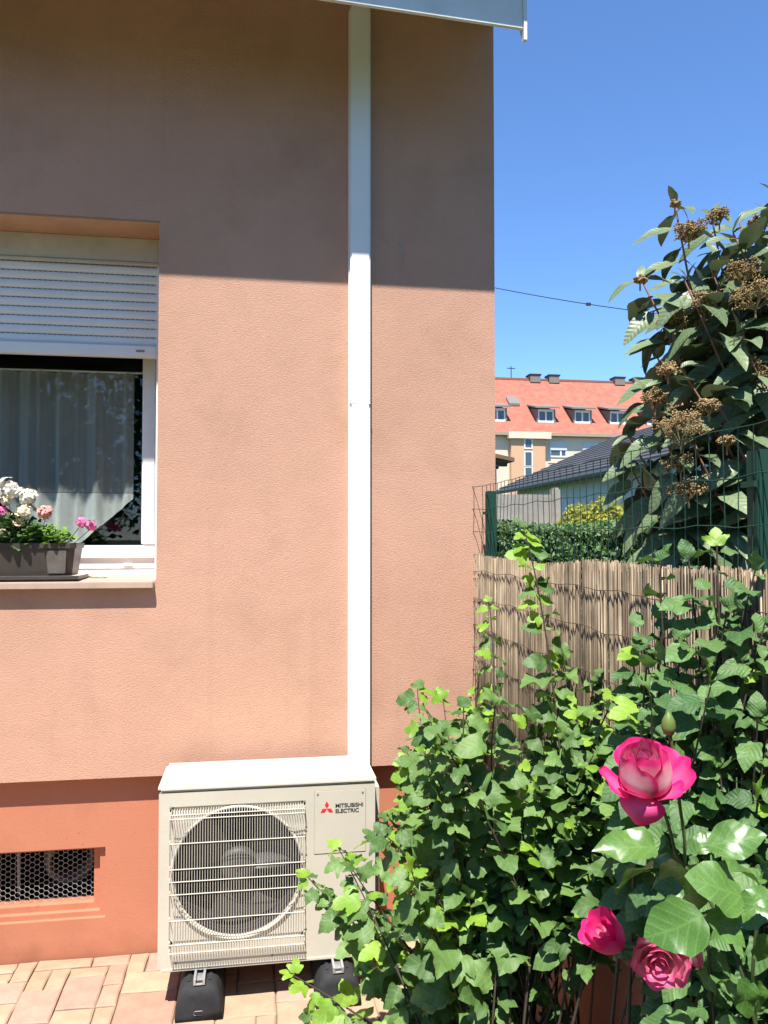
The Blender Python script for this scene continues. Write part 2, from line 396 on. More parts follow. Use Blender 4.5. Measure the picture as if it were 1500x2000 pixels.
def pipe_m(b):
    prof = []
    for k in range(14): prof += [(.098 + (.006 if k % 2 else 0), -.3 + k * .022)]
    prof += [(.088, .0), (.080, -.01), (.078, -.1)]
    b.lathe(prof, 28, Matrix.Translation((-.79, PY+.22, .305)) @ Matrix.Rotation(R(90), 4, 'X') @ Matrix.Rotation(R(14), 4, 'Y'))
part('duct_mouth', mat('dusty_duct', (.22, .2, .165), .8, var=.4, vscale=25), pipe, pipe_m, smooth=True)
part('bracket', M_cellar, pipe, lambda b: b.box((-.90, PY+.26, .12), (-.70, PY+.29, .2)))
part('hanging_cable', M_conc, pipe, lambda b: b.tube([(-.985, PY+.16, .2), (-.99, PY+.16, .42)], .006, 6))

# eave: the gutter board drops and closes in a little towards the corner, as built
def eave(b):
    def P(x, yoff, z):
        t = (x - .25) / .8
        return (x, -.427 + .012 * t + yoff, z - .028 * t)
    x0, x1 = -4.6, 1.03
    v = []
    for x in (x0, x1):
        for yo, z in ((0, 3.747), (.015, 3.747), (.015, 3.965), (0, 3.965)): v.append(P(x, yo, z + (0.0)))
    b.add(v, [(0,1,2,3),(7,6,5,4),(0,4,5,1),(1,5,6,2),(2,6,7,3),(3,7,4,0)])
part('fascia', M_fascia, house, eave, bevel=.002)
part('verge_board', M_fascia, house, lambda b: b.prism([(-.424,3.672),(-.405,3.672),(-.36,3.76),(.3,4.24),(3.5,6.66),(3.5,6.9),(.3,4.5),(-.424,3.98)], 'x', 1.031, 1.044))
M_tile = mat('roof_tile', (.36, .12, .06), .85, var=.4, vscale=6, bump=.4, bscale=20)
def roof(b):
    for z in (0, .14):
        b.quad((-4.6,-.54,4.005+z),(1.06,-.54,4.005+z),(1.06,3.5,6.8+z),(-4.6,3.5,6.8+z)); b.quad((-4.6,7.54,4.005+z),(1.03,7.54,4.005+z),(1.03,3.5,6.8+z),(-4.6,3.5,6.8+z))
    b.quad((-4.6,-.54,4.005),(1.06,-.54,4.005),(1.06,-.54,4.145),(-4.6,-.54,4.145))
part('roof', M_tile, house, roof)
part('eave_lining', M_white, house, lambda b: b.quad((-4.55,-.40,3.955),(1.02,-.40,3.955),(1.02,.0,4.115),(-4.55,.0,4.115)))

# window sill, shutter, window
def sill(b):
    poly = [(-.038, 1.494), (-.038, 1.521), (.0, 1.524), (.36, 1.535), (.36, 1.49), (.0, 1.49)]
    b.prism([(-.038,1.494),(-.038,1.521),(-.004,1.5245),(-.004,1.492)], 'x', WX0-.01, -.42)
    b.prism([(-.004,1.492),(-.004,1.5245),(.37,1.538),(.37,1.492)], 'x', WX0+.002, WX1-.002)
part('window_sill', M_sill, house, sill, bevel=.003)
SY = .20
shut = boxpart('shutter_box', M_box, house, (WX0+.004, SY-.012, 2.895), (WX1-.004, .345, 3.010))
part('box_seam', M_groove, shut, lambda b: b.box((WX0+.01, SY-.014, 2.905), (WX1-.01, SY-.0121, 2.908)))
rs = MB(); rs.box((WX1-.05, SY-.008, 1.545), (WX1-.004, SY+.03, 2.893)); 
curt = boxpart('roller_shutter', M_slat, house, (WX0+.01, SY+.012, 2.52), (WX1-.02, SY+.020, 2.893))
def slat_mesh():
    H = .0385
    prof = [(0, 0), (-.0035, .003), (-.0068, .010), (-.0078, .019), (-.0068, .028), (-.0035, .035), (0, H-.001)]
    b = MB(); xa, xb = WX0+.012, WX1-.03
    v = [(x, SY+.011+q[0], q[1]) for x in (xa, xb) for q in prof]; n = len(prof)
    b.add(v, [(i, i+1, n+i+1, n+i) for i in range(n-1)])
    x = xb - .012                                     # row of light slots in the joint
    while x > -1.16:
        b.box((x-.016, SY+.0078, .0362), (x, SY+.0108, .0390), m=1); x -= .0215
    return b.mesh('slat', [M_slat, M_slot], smooth=False)
sm = slat_mesh()
for k in range(9): link('slat', sm, curt, Matrix.Translation((0, 0, 2.541 + k * .0392)))
bar = MB().box((WX0+.012, SY-.012, 2.488), (WX1-.03, SY+.022, 2.539)).build('bottom_bar', M_pvc, house, bevel=.004)
MB().box((-.528, SY-.017, 2.510), (-.492, SY-.012, 2.518)).build('stopper', M_groove, bar, bevel=.001)
part('guide_rail', M_pvc, house, lambda b: (b.box((WX1-.030, SY-.012, 1.55), (WX1-.006, SY+.034, 2.892))), bevel=.002)
FY = .345
fr = thing_frame = None
def frame(b):
    x0, x1, z0, z1 = WX0+.004, WX1-.004, 1.560, 3.0
    W = .052
    b.box((x0, FY, z0), (x1, FY+.07, z0+W)); b.box((x0, FY, z1-W), (x1, FY+.07, z1))
    b.box((x0, FY, z0+W+.0005), (x0+W, FY+.07, z1-W-.0005)); b.box((x1-W, FY, z0+W+.0005), (x1, FY+.07, z1-W-.0005))
wf = part('window_frame', M_pvc, house, frame, bevel=.004)
def sash(b):
    x0, x1, z0, z1 = WX0+.045, WX1-.046, 1.604, 2.955
    W = .062; y = FY-.012
    b.box((x0, y, z0), (x1, y+.07, z0+W)); b.box((x0, y, z1-W), (x1, y+.07, z1))
    b.box((x0, y, z0+W+.0005), (x0+W, y+.07, z1-W-.0005)); b.box((x1-W, y, z0+W+.0005), (x1, y+.07, z1-W-.0005))
part('sash', M_pvc, wf, sash, bevel=.006)
part('drain_cap', M_pvc, wf, lambda b: b.box((-.598, FY-.008, 1.572), (-.556, FY-.001, 1.586)), bevel=.002)
boxpart('under_sill_strip', M_pvc, wf, (WX0+.004, FY-.004, 1.533), (WX1-.004, FY+.06, 1.5565))
def glass_mat():
    m = bpy.data.materials.new('window_glass'); m.use_nodes = True; n = m.node_tree.nodes; l = m.node_tree.links
    n.remove(n['Principled BSDF']); fz = n.new('ShaderNodeFresnel'); fz.inputs[0].default_value = 1.6
    t = n.new('ShaderNodeBsdfTransparent'); t.inputs[0].default_value = (.96, .98, .97, 1)
    g_ = n.new('ShaderNodeBsdfGlossy'); g_.inputs['Roughness'].default_value = .0
    ge = n.new('ShaderNodeNewGeometry'); inv = n.new('ShaderNodeMath'); inv.operation = 'SUBTRACT'; inv.inputs[0].default_value = 1; l.new(ge.outputs['Backfacing'], inv.inputs[1])
    fm = n.new('ShaderNodeMath'); fm.operation = 'MULTIPLY'; l.new(fz.outputs[0], fm.inputs[0]); l.new(inv.outputs[0], fm.inputs[1])     # thin pane: one reflecting face
    mx = n.new('ShaderNodeMixShader'); l.new(fm.outputs[0], mx.inputs[0]); l.new(t.outputs[0], mx.inputs[1]); l.new(g_.outputs[0], mx.inputs[2])
    l.new(mx.outputs[0], n['Material Output'].inputs[0]); return m
boxpart('pane', glass_mat(), wf, (WX0+.1, FY+.018, 1.655), (WX1-.1, FY+.024, 2.90))
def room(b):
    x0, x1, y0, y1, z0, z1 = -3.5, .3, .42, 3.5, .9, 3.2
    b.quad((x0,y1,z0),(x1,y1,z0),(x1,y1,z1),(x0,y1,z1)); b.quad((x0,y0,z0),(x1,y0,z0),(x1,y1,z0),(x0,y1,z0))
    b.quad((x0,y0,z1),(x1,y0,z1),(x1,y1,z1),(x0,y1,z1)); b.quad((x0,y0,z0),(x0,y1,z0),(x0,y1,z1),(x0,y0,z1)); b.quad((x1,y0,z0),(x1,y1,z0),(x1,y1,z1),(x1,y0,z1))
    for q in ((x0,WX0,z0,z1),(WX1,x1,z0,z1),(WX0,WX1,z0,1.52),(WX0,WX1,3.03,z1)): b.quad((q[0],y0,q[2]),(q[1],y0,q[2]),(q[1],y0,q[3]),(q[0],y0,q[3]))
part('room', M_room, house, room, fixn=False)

# sheer curtain: two pointed panels, gathered, weighted lace hem
def sheer_mat(name, alpha, col):
    m = bpy.data.materials.new(name); m.use_nodes = True; n = m.node_tree.nodes; l = m.node_tree.links
    n.remove(n['Principled BSDF'])
    t = n.new('ShaderNodeBsdfTransparent'); d = n.new('ShaderNodeBsdfDiffuse'); d.inputs[0].default_value = (*col, 1)
    tl = n.new('ShaderNodeBsdfTranslucent'); tl.inputs[0].default_value = (*col, 1)
    a = n.new('ShaderNodeMixShader'); a.inputs[0].default_value = .2; l.new(d.outputs[0], a.inputs[1]); l.new(tl.outputs[0], a.inputs[2])
    lw = n.new('ShaderNodeLayerWeight'); lw.inputs[0].default_value = .35
    mr = n.new('ShaderNodeMapRange'); mr.inputs[3].default_value = alpha; mr.inputs[4].default_value = min(1, alpha * 2.4); l.new(lw.outputs['Facing'], mr.inputs[0])
    mx = n.new('ShaderNodeMixShader'); l.new(mr.outputs[0], mx.inputs[0]); l.new(t.outputs[0], mx.inputs[1]); l.new(a.outputs[0], mx.inputs[2])
    l.new(mx.outputs[0], n['Material Output'].inputs[0]); return m
cur = thing('net_curtain', 'sheer white net curtain with pointed lace hem hanging behind the window pane', 'curtain', (-.9, .4, 1.66))
def fold(x, z): return .402 + .013*math.sin(x*46+.4) + .008*math.sin(x*83+1.3+z*.6) + .004*math.sin(x*150)
def curtain(b, zlo, zhi, n=150, m_=8, dy=0):
    xa, xb = -1.78, -.565
    v = []
    for j in range(m_+1):
        for i in range(n+1):
            x = xa + (xb-xa)*i/n; z0, z1 = zlo(x), zhi(x); z = z0 + (z1-z0)*j/m_
            v.append((x, fold(x, z)+dy, z))
    b.add(v, [(j*(n+1)+i, j*(n+1)+i+1, (j+1)*(n+1)+i+1, (j+1)*(n+1)+i) for j in range(m_) for i in range(n)])
def hem(x):
    t = (x + .565) / -.31
    if t < 1: return 1.88 - .27 * t
    return min(1.61 + .30 * (abs(((x + .565 + .31) / -.31)) % 2 if ((x + .565 + .31) / -.31) % 2 < 1 else 2 - ((x + .565 + .31) / -.31) % 2), 1.9)
part('curtain_cloth', sheer_mat('sheer', .30, (.88, .91, .89)), cur, lambda b: curtain(b, lambda x: max(hem(x), 1.905), lambda x: 2.455), smooth=True, fixn=False)
part('lace_hem', sheer_mat('lace', .5, (.84, .88, .86)), cur, lambda b: curtain(b, lambda x: hem(x)-.002, lambda x: max(hem(x), 1.903), m_=4), smooth=True, fixn=False)
part('curtain_rod', M_white, cur, lambda b: b.tube([(-1.78,.402,2.46),(-.53,.402,2.46)], .004, 8))

def splash(m, z0, z1, tint):
    n = m.node_tree.nodes; l = m.node_tree.links; p = n['Principled BSDF']; old = p.inputs['Base Color'].links[0].from_socket
    tc = n.new('ShaderNodeTexCoord'); sp = n.new('ShaderNodeSeparateXYZ'); l.new(tc.outputs['Object'], sp.inputs[0])
    nz = n.new('ShaderNodeTexNoise'); nz.inputs['Scale'].default_value = 7; nz.inputs['Detail'].default_value = 9; l.new(tc.outputs['Object'], nz.inputs['Vector'])
    ad = n.new('ShaderNodeMath'); ad.operation = 'MULTIPLY_ADD'; ad.inputs[1].default_value = -.22; l.new(nz.outputs[0], ad.inputs[0]); l.new(sp.outputs[2], ad.inputs[2])
    mr = n.new('ShaderNodeMapRange'); mr.inputs[1].default_value = z1; mr.inputs[2].default_value = z0; l.new(ad.outputs[0], mr.inputs[0])
    x = n.new('ShaderNodeMix'); x.data_type = 'RGBA'; x.blend_type = 'MULTIPLY'; l.new(mr.outputs[0], x.inputs[0]); l.new(old, x.inputs[6]); x.inputs[7].default_value = (*tint, 1); l.new(x.outputs[2], p.inputs['Base Color'])
splash(M_plinth, -.12, -.03, (.80, .80, .78))

# ------------------------------------------------------------------ pipe trunking down the wall
tr = thing('pipe_trunking', 'white plastic pipe trunking running down the salmon wall from eave to air conditioner', 'trunking', (.427, -.03, .5))
for z0, z1 in ((.50, 3.995),):
    MB().box((.384, -.052, z0), (.470, -.001, z1)).build('trunking_cover', M_duct, tr, bevel=.006)
for z0 in (2.27,): part('joint_cover', M_pvc, tr, lambda b: b.box((.3835, -.0528, z0-.0012), (.4705, -.0018, z0+.0012)))
for xa in (.3795, .4707): part('side_rail', M_duct, tr, lambda b: b.box((xa, -.022, .50), (xa+.0038, -.001, 3.99)))
# small dark nicks and a plaster smear on the shaded wall
sm_ = thing('plaster_patch', 'small pale plaster smear on the shaded salmon wall right of trunking', 'plaster patch', (.615, -.002, 2.93))
def smear(b):
    for cx, cz, rx, rz in ((.612, 2.985, .016, .022), (.610, 2.955, .010, .016), (.622, 2.90, .004, .05)):
        n = 12; b.add([(cx+rx*math.cos(2*math.pi*k/n)*random.uniform(.6,1.1), -.0022, cz+rz*math.sin(2*math.pi*k/n)*random.uniform(.6,1.1)) for k in range(n)]+[(cx,-.0035,cz)], [(k,(k+1)%n,n) for k in range(n)])
part('smear', mat('old_plaster', (.50, .36, .29), .95, var=.3, vscale=60), sm_, smear, smooth=True)

# ------------------------------------------------------------------ air conditioner
AX0, AX1, AYF, AYB, AZ0, AZ1 = -.349, .443, -.38, -.085, .147, .772
ac = thing('air_conditioner', 'cream outdoor air conditioner unit with round fan grille standing on black rubber feet', 'air conditioner', (.05, -.23, .145))
CX, CZ, CR = -.066, .474, .230
GX0, GX1, GZ0, GZ1 = -.310, .180, .228, .722
def casing(b):
    N = 72
    y = AYF
    sq, ci, ci2, ci3 = [], [], [], []
    for k in range(N):
        a = 2*math.pi*(k+.5)/N; c, s_ = math.cos(a), math.sin(a)
        t = min((GX1-CX if c > 0 else CX-GX0)/max(abs(c),1e-6), (GZ1-CZ if s_ > 0 else CZ-GZ0)/max(abs(s_),1e-6))
        sq.append((CX+c*t, y, CZ+s_*t))
        ci.append((CX+c*CR*1.02, y+.010, CZ+s_*CR*1.02)); ci2.append((CX+c*CR, y+.016, CZ+s_*CR)); ci3.append((CX+c*CR*.985, y+.11, CZ+s_*CR*.985))
    def ring(A, B_): b.add(A+B_, [(k, (k+1)%N, N+(k+1)%N, N+k) for k in range(N)])
    # recessed field inside the guard
    sq2 = [(p[0], y+.006, p[2]) for p in sq]
    ring(sq2, ci); ring(ci, ci2)
    xs, zs = [AX0, GX0, GX1, AX1], [AZ0, GZ0, GZ1, AZ1]
    for i in range(3):
        for j in range(3):
            if i == 1 and j == 1: continue
            b.quad((xs[i],y,zs[j]),(xs[i+1],y,zs[j]),(xs[i+1],y,zs[j+1]),(xs[i],y,zs[j+1]))
    for q in (((GX0,y,GZ0),(GX1,y,GZ0),(GX1,y+.006,GZ0),(GX0,y+.006,GZ0)), ((GX0,y,GZ1),(GX1,y,GZ1),(GX1,y+.006,GZ1),(GX0,y+.006,GZ1)),
              ((GX0,y,GZ0),(GX0,y,GZ1),(GX0,y+.006,GZ1),(GX0,y+.006,GZ0)), ((GX1,y,GZ0),(GX1,y,GZ1),(GX1,y+.006,GZ1),(GX1,y+.006,GZ0))): b.quad(*q)
    b.quad((AX0,AYF,AZ0),(AX0,AYB,AZ0),(AX0,AYB,AZ1),(AX0,AYF,AZ1)); b.quad((AX1,AYF,AZ0),(AX1,AYB,AZ0),(AX1,AYB,AZ1),(AX1,AYF,AZ1))
    b.quad((AX0,AYB,AZ0),(AX1,AYB,AZ0),(AX1,AYB,AZ1),(AX0,AYB,AZ1)); b.quad((AX0,AYF,AZ0),(AX1,AYF,AZ0),(AX1,AYB,AZ0),(AX0,AYB,AZ0))
def casing_build():
    b = MB(); casing(b); me = b.mesh('casing', M_ac, fixn=False)
    bm = bmesh.new(); bm.from_mesh(me); bmesh.ops.remove_doubles(bm, verts=bm.verts, dist=1e-5); bmesh.ops.recalc_face_normals(bm, faces=bm.faces)
    ed = [e for e in bm.edges if len(e.link_faces) == 2 and e.calc_face_angle(0) > 1 and all(abs(v.co.x-AX0) < 1e-4 or abs(v.co.x-AX1) < 1e-4 for v in e.verts) and abs(e.verts[0].co.y-e.verts[1].co.y) < 1e-4]
    bmesh.ops.bevel(bm, geom=ed, offset=.010, segments=3, affect='EDGES'); bm.to_mesh(me); bm.free()
    return link('casing', me, ac)
casing_build()
part('fan_duct', M_coil, ac, lambda b: b.lathe([(CR+.0005, -.015), (CR*.99, -.20)], 72, Matrix.Translation((CX, AYF, CZ)) @ Matrix.Rotation(R(90), 4, 'X')), smooth=True)
MB().box((AX0-.004, AYF-.005, AZ1+.001), (AX1+.005, AYB+.004, AZ1+.030)).build('lid', M_actop, ac, bevel=.011)
boxpart('lid_seam', M_groove, ac, (AX0+.002, AYF+.002, AZ1-.0005), (AX1-.002, AYB-.002, AZ1+.0015))
part('base_pan', M_ac, ac, lambda b: b.box((AX0+.012, AYF-.004, AZ0-.012), (AX1-.012, AYB, AZ0-.0005)), bevel=.002)
part('lid_embossing', M_grey, ac, lambda b: [b.box((AX0+.045+k*.0085, AYF+.055, AZ1+.0300), (AX0+.045+k*.0085+.0055, AYF+.066, AZ1+.0307)) for k in range(8)])
coil = part('coil', M_coil, ac, lambda b: b.quad((CX-.28,AYF+.2,CZ-.28),(CX+.28,AYF+.2,CZ-.28),(CX+.28,AYF+.2,CZ+.28),(CX-.28,AYF+.2,CZ+.28)))
part('label_plate', mat('rust_plate', (.13, .06, .045), .7), coil, lambda b: [b.box((-.215+.0*k, AYF+.19, .555+k*.016), (-.155, AYF+.197, .564+k*.016)) for k in range(5)])
fan = part('fan', M_fan, ac, lambda b: (b.lathe([(.0001,.016),(.02,.016),(.055,.012),(.068,.0),(.07,-.05)], 32, Matrix.Translation((CX,AYF+.06,CZ)) @ Matrix.Rotation(R(90),4,'X')),
                                      b.lathe([(.0001,.021),(.008,.021),(.010,.014)], 12, Matrix.Translation((CX,AYF+.06,CZ)) @ Matrix.Rotation(R(90),4,'X'))), smooth=True)
def blade(b, k):
    n = 8; v = []
    for i in range(n+1):
        r = .06 + (.215-.06)*i/n
        for j in range(5):
            a = R(120*k + 20) + R(18)*(i/n) + R(62 + 14*(i/n)) * (j/4 - .5)
            v.append((CX + r*math.cos(a), AYF+.075 + .038*(j/4-.5)*(1-.2*i/n) + .012*math.sin(math.pi*j/4), CZ + r*math.sin(a)))
    b.add(v, [(i*5+j, i*5+j+1, (i+1)*5+j+1, (i+1)*5+j) for i in range(n) for j in range(4)])
for k in range(3): part('blade', M_fan, fan, lambda b: blade(b, k), smooth=True)
part('guard_ring', M_guard, ac, lambda b: b.tube([(CX+(CR+.008)*math.cos(2*math.pi*k/64), AYF+.003, CZ+(CR+.008)*math.sin(2*math.pi*k/64)) for k in range(65)], .0055, 8), smooth=True)
def guard(b):
    n = 52; yo = AYF-.034
    for k in range(n):
        x = GX0+.008 + (GX1-GX0-.016)*k/(n-1)
        b.tube([(x, AYF+.004, GZ1-.008), (x, yo+.006, GZ1-.010), (x, yo, GZ1-.020), (x, yo, GZ0-.012), (x, yo+.008, GZ0-.020), (x, AYF-.001, GZ0-.020)], .00115, 4)
part('guard_upright_wires', M_guard, ac, guard)
for z in (.704, .689, .602, .511, .467, .422, .330, .245, .215):
    part('guard_cross_wire', M_guard, ac, lambda b: b.tube([(GX0+.002, AYF-.002, z), (GX0+.004, AYF-.036, z), (GX1-.004, AYF-.036, z), (GX1-.002, AYF-.002, z)], .0019, 6))
# service panel with emblem and lettering
spn = MB().box((.214, AYF-.0022, .523), (.406, AYF+.001, .754)).build('service_panel', M_ac, ac, bevel=.0008)
part('panel_seam', M_groove, spn, lambda b: (b.box((.2125,AYF-.0009,.5215),(.214,AYF+.001,.7555)), b.box((.406,AYF-.0009,.5215),(.4072,AYF+.001,.7555)), b.box((.2141,AYF-.0009,.754),(.4059,AYF+.001,.7555)), b.box((.2141,AYF-.0009,.5215),(.4059,AYF+.001,.523))))
for x in (.226, .395): part('screw', M_screw, spn, lambda b: b.lathe([(.0001,.002),(.0035,.0015),(.004,0)], 10, Matrix.Translation((x, AYF-.0022, .742)) @ Matrix.Rotation(R(90),4,'X')))
for x in (-.285, .06): part('screw', M_screw, ac, lambda b: b.lathe([(.0001,.002),(.0035,.0015),(.004,0)], 10, Matrix.Translation((x, AYF, .165)) @ Matrix.Rotation(R(90),4,'X')))
for x, z in ((GX0+.004, GZ1-.003), (GX1-.004, GZ1-.003), (GX0+.004, GZ0-.004), (GX1-.004, GZ0+.01)):
    part('guard_clip', M_screw, ac, lambda b: b.lathe([(.0001,.004),(.0045,.003),(.005,0)], 10, Matrix.Translation((x, AYF-.0005, z)) @ Matrix.Rotation(R(90),4,'X')))
def emblem(b):
    cx, cz, s = .260, .6885, .0268; y0, y1 = AYF-.0034, AYF-.0021
    for k in range(3):
        a = R(90 + 120*k); d = (math.cos(a), math.sin(a)); p1 = (math.cos(a+R(30)), math.sin(a+R(30))); p2 = (math.cos(a-R(30)), math.sin(a-R(30)))
        h = s/math.sqrt(3)*.98; g_ = .0006
        o = (cx+d[0]*g_, cz+d[1]*g_)
        b.prism([o, (o[0]+p1[0]*h, o[1]+p1[1]*h), (o[0]+d[0]*h*math.sqrt(3), o[1]+d[1]*h*math.sqrt(3)), (o[0]+p2[0]*h, o[1]+p2[1]*h)], 'y', y0, y1)
part('emblem', M_red, spn, emblem)
def lettering(txt, x, z, w_, h_):
    cu = bpy.data.curves.new('lettering', 'FONT'); cu.body = txt; cu.size = 1; cu.offset = .012; cu.extrude = .02; cu.space_character = .92
    ob = bpy.data.objects.new('tmp', cu); COL.objects.link(ob)
    dg = bpy.context.evaluated_depsgraph_get(); me = bpy.data.meshes.new_from_object(ob.evaluated_get(dg))
    bpy.data.objects.remove(ob); me.name = 'lettering'
    xs = [v.co.x for v in me.vertices]; ys = [v.co.y for v in me.vertices]
    sx = w_/(max(xs)-min(xs)); sy = h_/(max(ys)-min(ys)); mx, my = min(xs), min(ys)
    for v in me.vertices: v.co = Vector((x+(v.co.x-mx)*sx, AYF-.0028-.0006*(v.co.z > 0), z+(v.co.y-my)*sy))
    me.materials.clear(); me.materials.append(M_ink)
    return link('lettering', me, spn)
lettering('MITSUBISHI', .2925, .6905, .104, .0145)
lettering('ELECTRIC', .2925, .6705, .088, .0145)
part('valve_cover', M_ac, ac, lambda b: b.prism([(-.30,.30),(-.30,.745),(-.12,.745),(-.12,.30)], 'x', AX1-.001, AX1+.030), bevel=.016)

def rubber_foot(x, label):
    t = thing('rubber_foot', label, 'rubber foot', (x, -.25, 0), 'rubber feet under the air conditioner')
    h = .116
    def body(b):
        rows = [(-.464,.70),(-.460,.88),(-.448,.97),(-.43,1),(-.05,1),(-.03,.95),(-.02,.6)]
        prof = [(-.082,0),(-.084,.014),(-.080,.05),(-.071,.085),(-.058,.107),(-.042,h),(.042,h),(.058,.107),(.071,.085),(.080,.05),(.084,.014),(.082,0)]
        n = len(prof); v = [(x+p[0]*(.93+.07*s), y, p[1]*(1 if p[1] < .02 else s)) for y, s in rows for p in prof]
        f = [(i*n+j, i*n+j+1, (i+1)*n+j+1, (i+1)*n+j) for i in range(len(rows)-1) for j in range(n-1)]
        f += [(i*n+n-1, i*n, (i+1)*n, (i+1)*n+n-1) for i in range(len(rows)-1)] + [tuple(range(n)), tuple((len(rows)-1)*n+j for j in range(n-1,-1,-1))]
        b.add(v, f)
    part('rubber_block', M_rubber, t, body, smooth=True)
    for xx in (-.044, .030): part('rib', M_rubber, t, lambda b: b.box((x+xx, -.42, h-.001), (x+xx+.012, -.06, h+.004)))
    rail = part('rail', M_alu, t, lambda b: (b.box((x-.020, -.452, h+.001), (x-.012, -.05, h+.022)), b.box((x+.012, -.452, h+.001), (x+.020, -.05, h+.022)), b.box((x-.0118, -.425, h+.001), (x+.0118, -.05, h+.006)), b.box((x-.0118, -.452, h+.001), (x+.0118, -.444, h+.006))), bevel=.001)
    part('rail_slot', M_ink, rail, lambda b: b.box((x-.0115, -.4435, h-.004), (x+.0115, -.4255, h+.0045)))
    part('washer', M_alu, rail, lambda b: b.lathe([(.0001,.0),(.016,0),(.016,.003),(.008,.003),(.008,.009),(.0001,.009)], 16, Matrix.Translation((x, -.37, h+.0205))), bevel=0)
    part('front_clip', M_screw, t, lambda b: b.tube([(x-.017,-.464,.030),(x-.012,-.474,.040),(x+.012,-.474,.040),(x+.017,-.464,.030),(x+.015,-.466,.022),(x-.015,-.466,.022),(x-.017,-.464,.030)], .0016, 5))
rubber_foot(-.197, 'black rubber foot under the fan grille end of the air conditioner')
rubber_foot(.298, 'black rubber foot under the logo end of the air conditioner, beside leaves')

# ------------------------------------------------------------------ window box on the sill
pl = thing('planter', 'dark brown plastic window box planter on the stone window sill', 'planter', (-1.1, .07, 1.545))
def planter(b):
    x0, x1, y0, y1, z0, z1 = -1.45, -.745, .005, .165, 1.546, 1.678
    def ring(e, z): return [(x0-e, y0-e, z), (x1+e-.02, y0-e, z), (x1+e, y0-e+.02, z), (x1+e, y1+e-.02, z), (x1+e-.02, y1+e, z), (x0-e, y1+e, z)]
    rows = [ring(-.004, z0), ring(.010, z1-.022), ring(.016, z1-.020), ring(.017, z1), ring(.010, z1), ring(.004, z1-.03)]
    n = 6; v = [p for r in rows for p in r]
    b.add(v, [(i*n+j, i*n+(j+1)%n, (i+1)*n+(j+1)%n, (i+1)*n+j) for i in range(5) for j in range(n)] + [tuple(range(5,-1,-1))])
part('planter_box', M_brown, pl, planter)
part('end_panel', mat('planter_plastic_worn', (.17, .145, .125), .45, var=.35, vscale=14), pl, lambda b: b.add(
    [(-.835,-.0005,1.556),(-.768,-.0015,1.556),(-.763,-.0095,1.648),(-.842,-.0095,1.648),(-.835,.004,1.556),(-.768,.004,1.556),(-.763,.0,1.648),(-.842,.0,1.648)],
    [(0,1,2,3),(0,4,5,1),(1,5,6,2),(2,6,7,3),(3,7,4,0)]))
part('potting_soil', M_soil, pl, lambda b: b.quad((-1.45,.01,1.665),(-.75,.01,1.665),(-.75,.16,1.665),(-1.45,.16,1.665)))
sc = thing('planter_saucer', 'long dark brown saucer under the window box planter', 'saucer', (-1.1, .07, 1.535))
part('saucer_tray', M_brown, sc, lambda b: (b.box((-1.5,-.018,1.532),(-.718,.185,1.538)), b.box((-1.5,-.022,1.532),(-.714,-.014,1.5455)), b.box((-.722,-.0138,1.532),(-.714,.185,1.5455))), bevel=.001)
part('saucer_foot', M_brown, sc, lambda b: b.box((-1.48,-.005,1.5235),(-.74,.17,1.5318)))

# ------------------------------------------------------------------ leaf geometry
def leaf_template(outline, nmid=6, fold=.25, droop=.25, wave=.03, seed=0, side=.0):
    """right half outline [(x,y)] base to tip, unit length; returns verts, faces, uvs"""
    rg = random.Random(seed)
    mids = [(0, i/nmid) for i in range(nmid+1)]
    bm = bmesh.new()
    for sgn in (1, -1):
        o = [(sgn*x*rg.uniform(.93,1.07), y) for x, y in outline[1:-1]]
        vs_ = [bm.verts.new((x, y, 0)) for x, y in mids] + [bm.verts.new((x, y, 0)) for x, y in reversed(o)]
        f = bm.faces.new(vs_ if sgn < 0 else list(reversed(vs_)))
    bmesh.ops.remove_doubles(bm, verts=bm.verts, dist=1e-5)
    bmesh.ops.recalc_face_normals(bm, faces=bm.faces)
    bmesh.ops.triangulate(bm, faces=bm.faces[:], quad_method='BEAUTY', ngon_method='BEAUTY')
    up = sum(f.normal.z for f in bm.faces)
    if up < 0: bmesh.ops.reverse_faces(bm, faces=bm.faces[:])
    bm.verts.ensure_lookup_table(); bm.verts.index_update()
    V, UV = [], []
    for v in bm.verts:
        x, y = v.co.x, v.co.y; UV.append((x, y))
        z = fold*abs(x) - droop*y*y - .35*abs(x)**2 + wave*math.sin(9*y+3*x+seed) * abs(x)*3
        V.append((x + side*y*y, y - .12*droop*y*y, z))
    Fc = [tuple(v.index for v in f.verts) for f in bm.faces]
    bm.free(); return V, Fc, UV
LOBED = [(0,0),(.12,-.05),(.28,-.03),(.36,.05),(.44,.15),(.50,.28),(.60,.38),(.62,.52),(.49,.50),(.42,.53),(.30,.50),(.24,.52),(.31,.63),(.25,.72),(.22,.83),(.09,.93),(0,1)]
OVALT = [(0,0),(.14,.02),(.27,.10),(.31,.17),(.36,.24),(.37,.33),(.40,.42),(.36,.52),(.35,.62),(.27,.72),(.23,.81),(.12,.91),(0,1)]
LANCE = [(0,0),(.08,.02),(.15,.1),(.19,.22),(.21,.36),(.20,.5),(.17,.65),(.12,.8),(.055,.93),(0,1)]
ROSEL = [(0,0),(.16,.03),(.24,.10),(.34,.19),(.36,.28),(.40,.38),(.38,.47),(.38,.56),(.32,.66),(.27,.75),(.19,.84),(.10,.92),(0,1)]
ROUND = [(0,0),(.2,-.04),(.38,.08),(.48,.25),(.46,.42),(.5,.52),(.42,.7),(.3,.82),(.2,.93),(.08,.95),(0,1)]
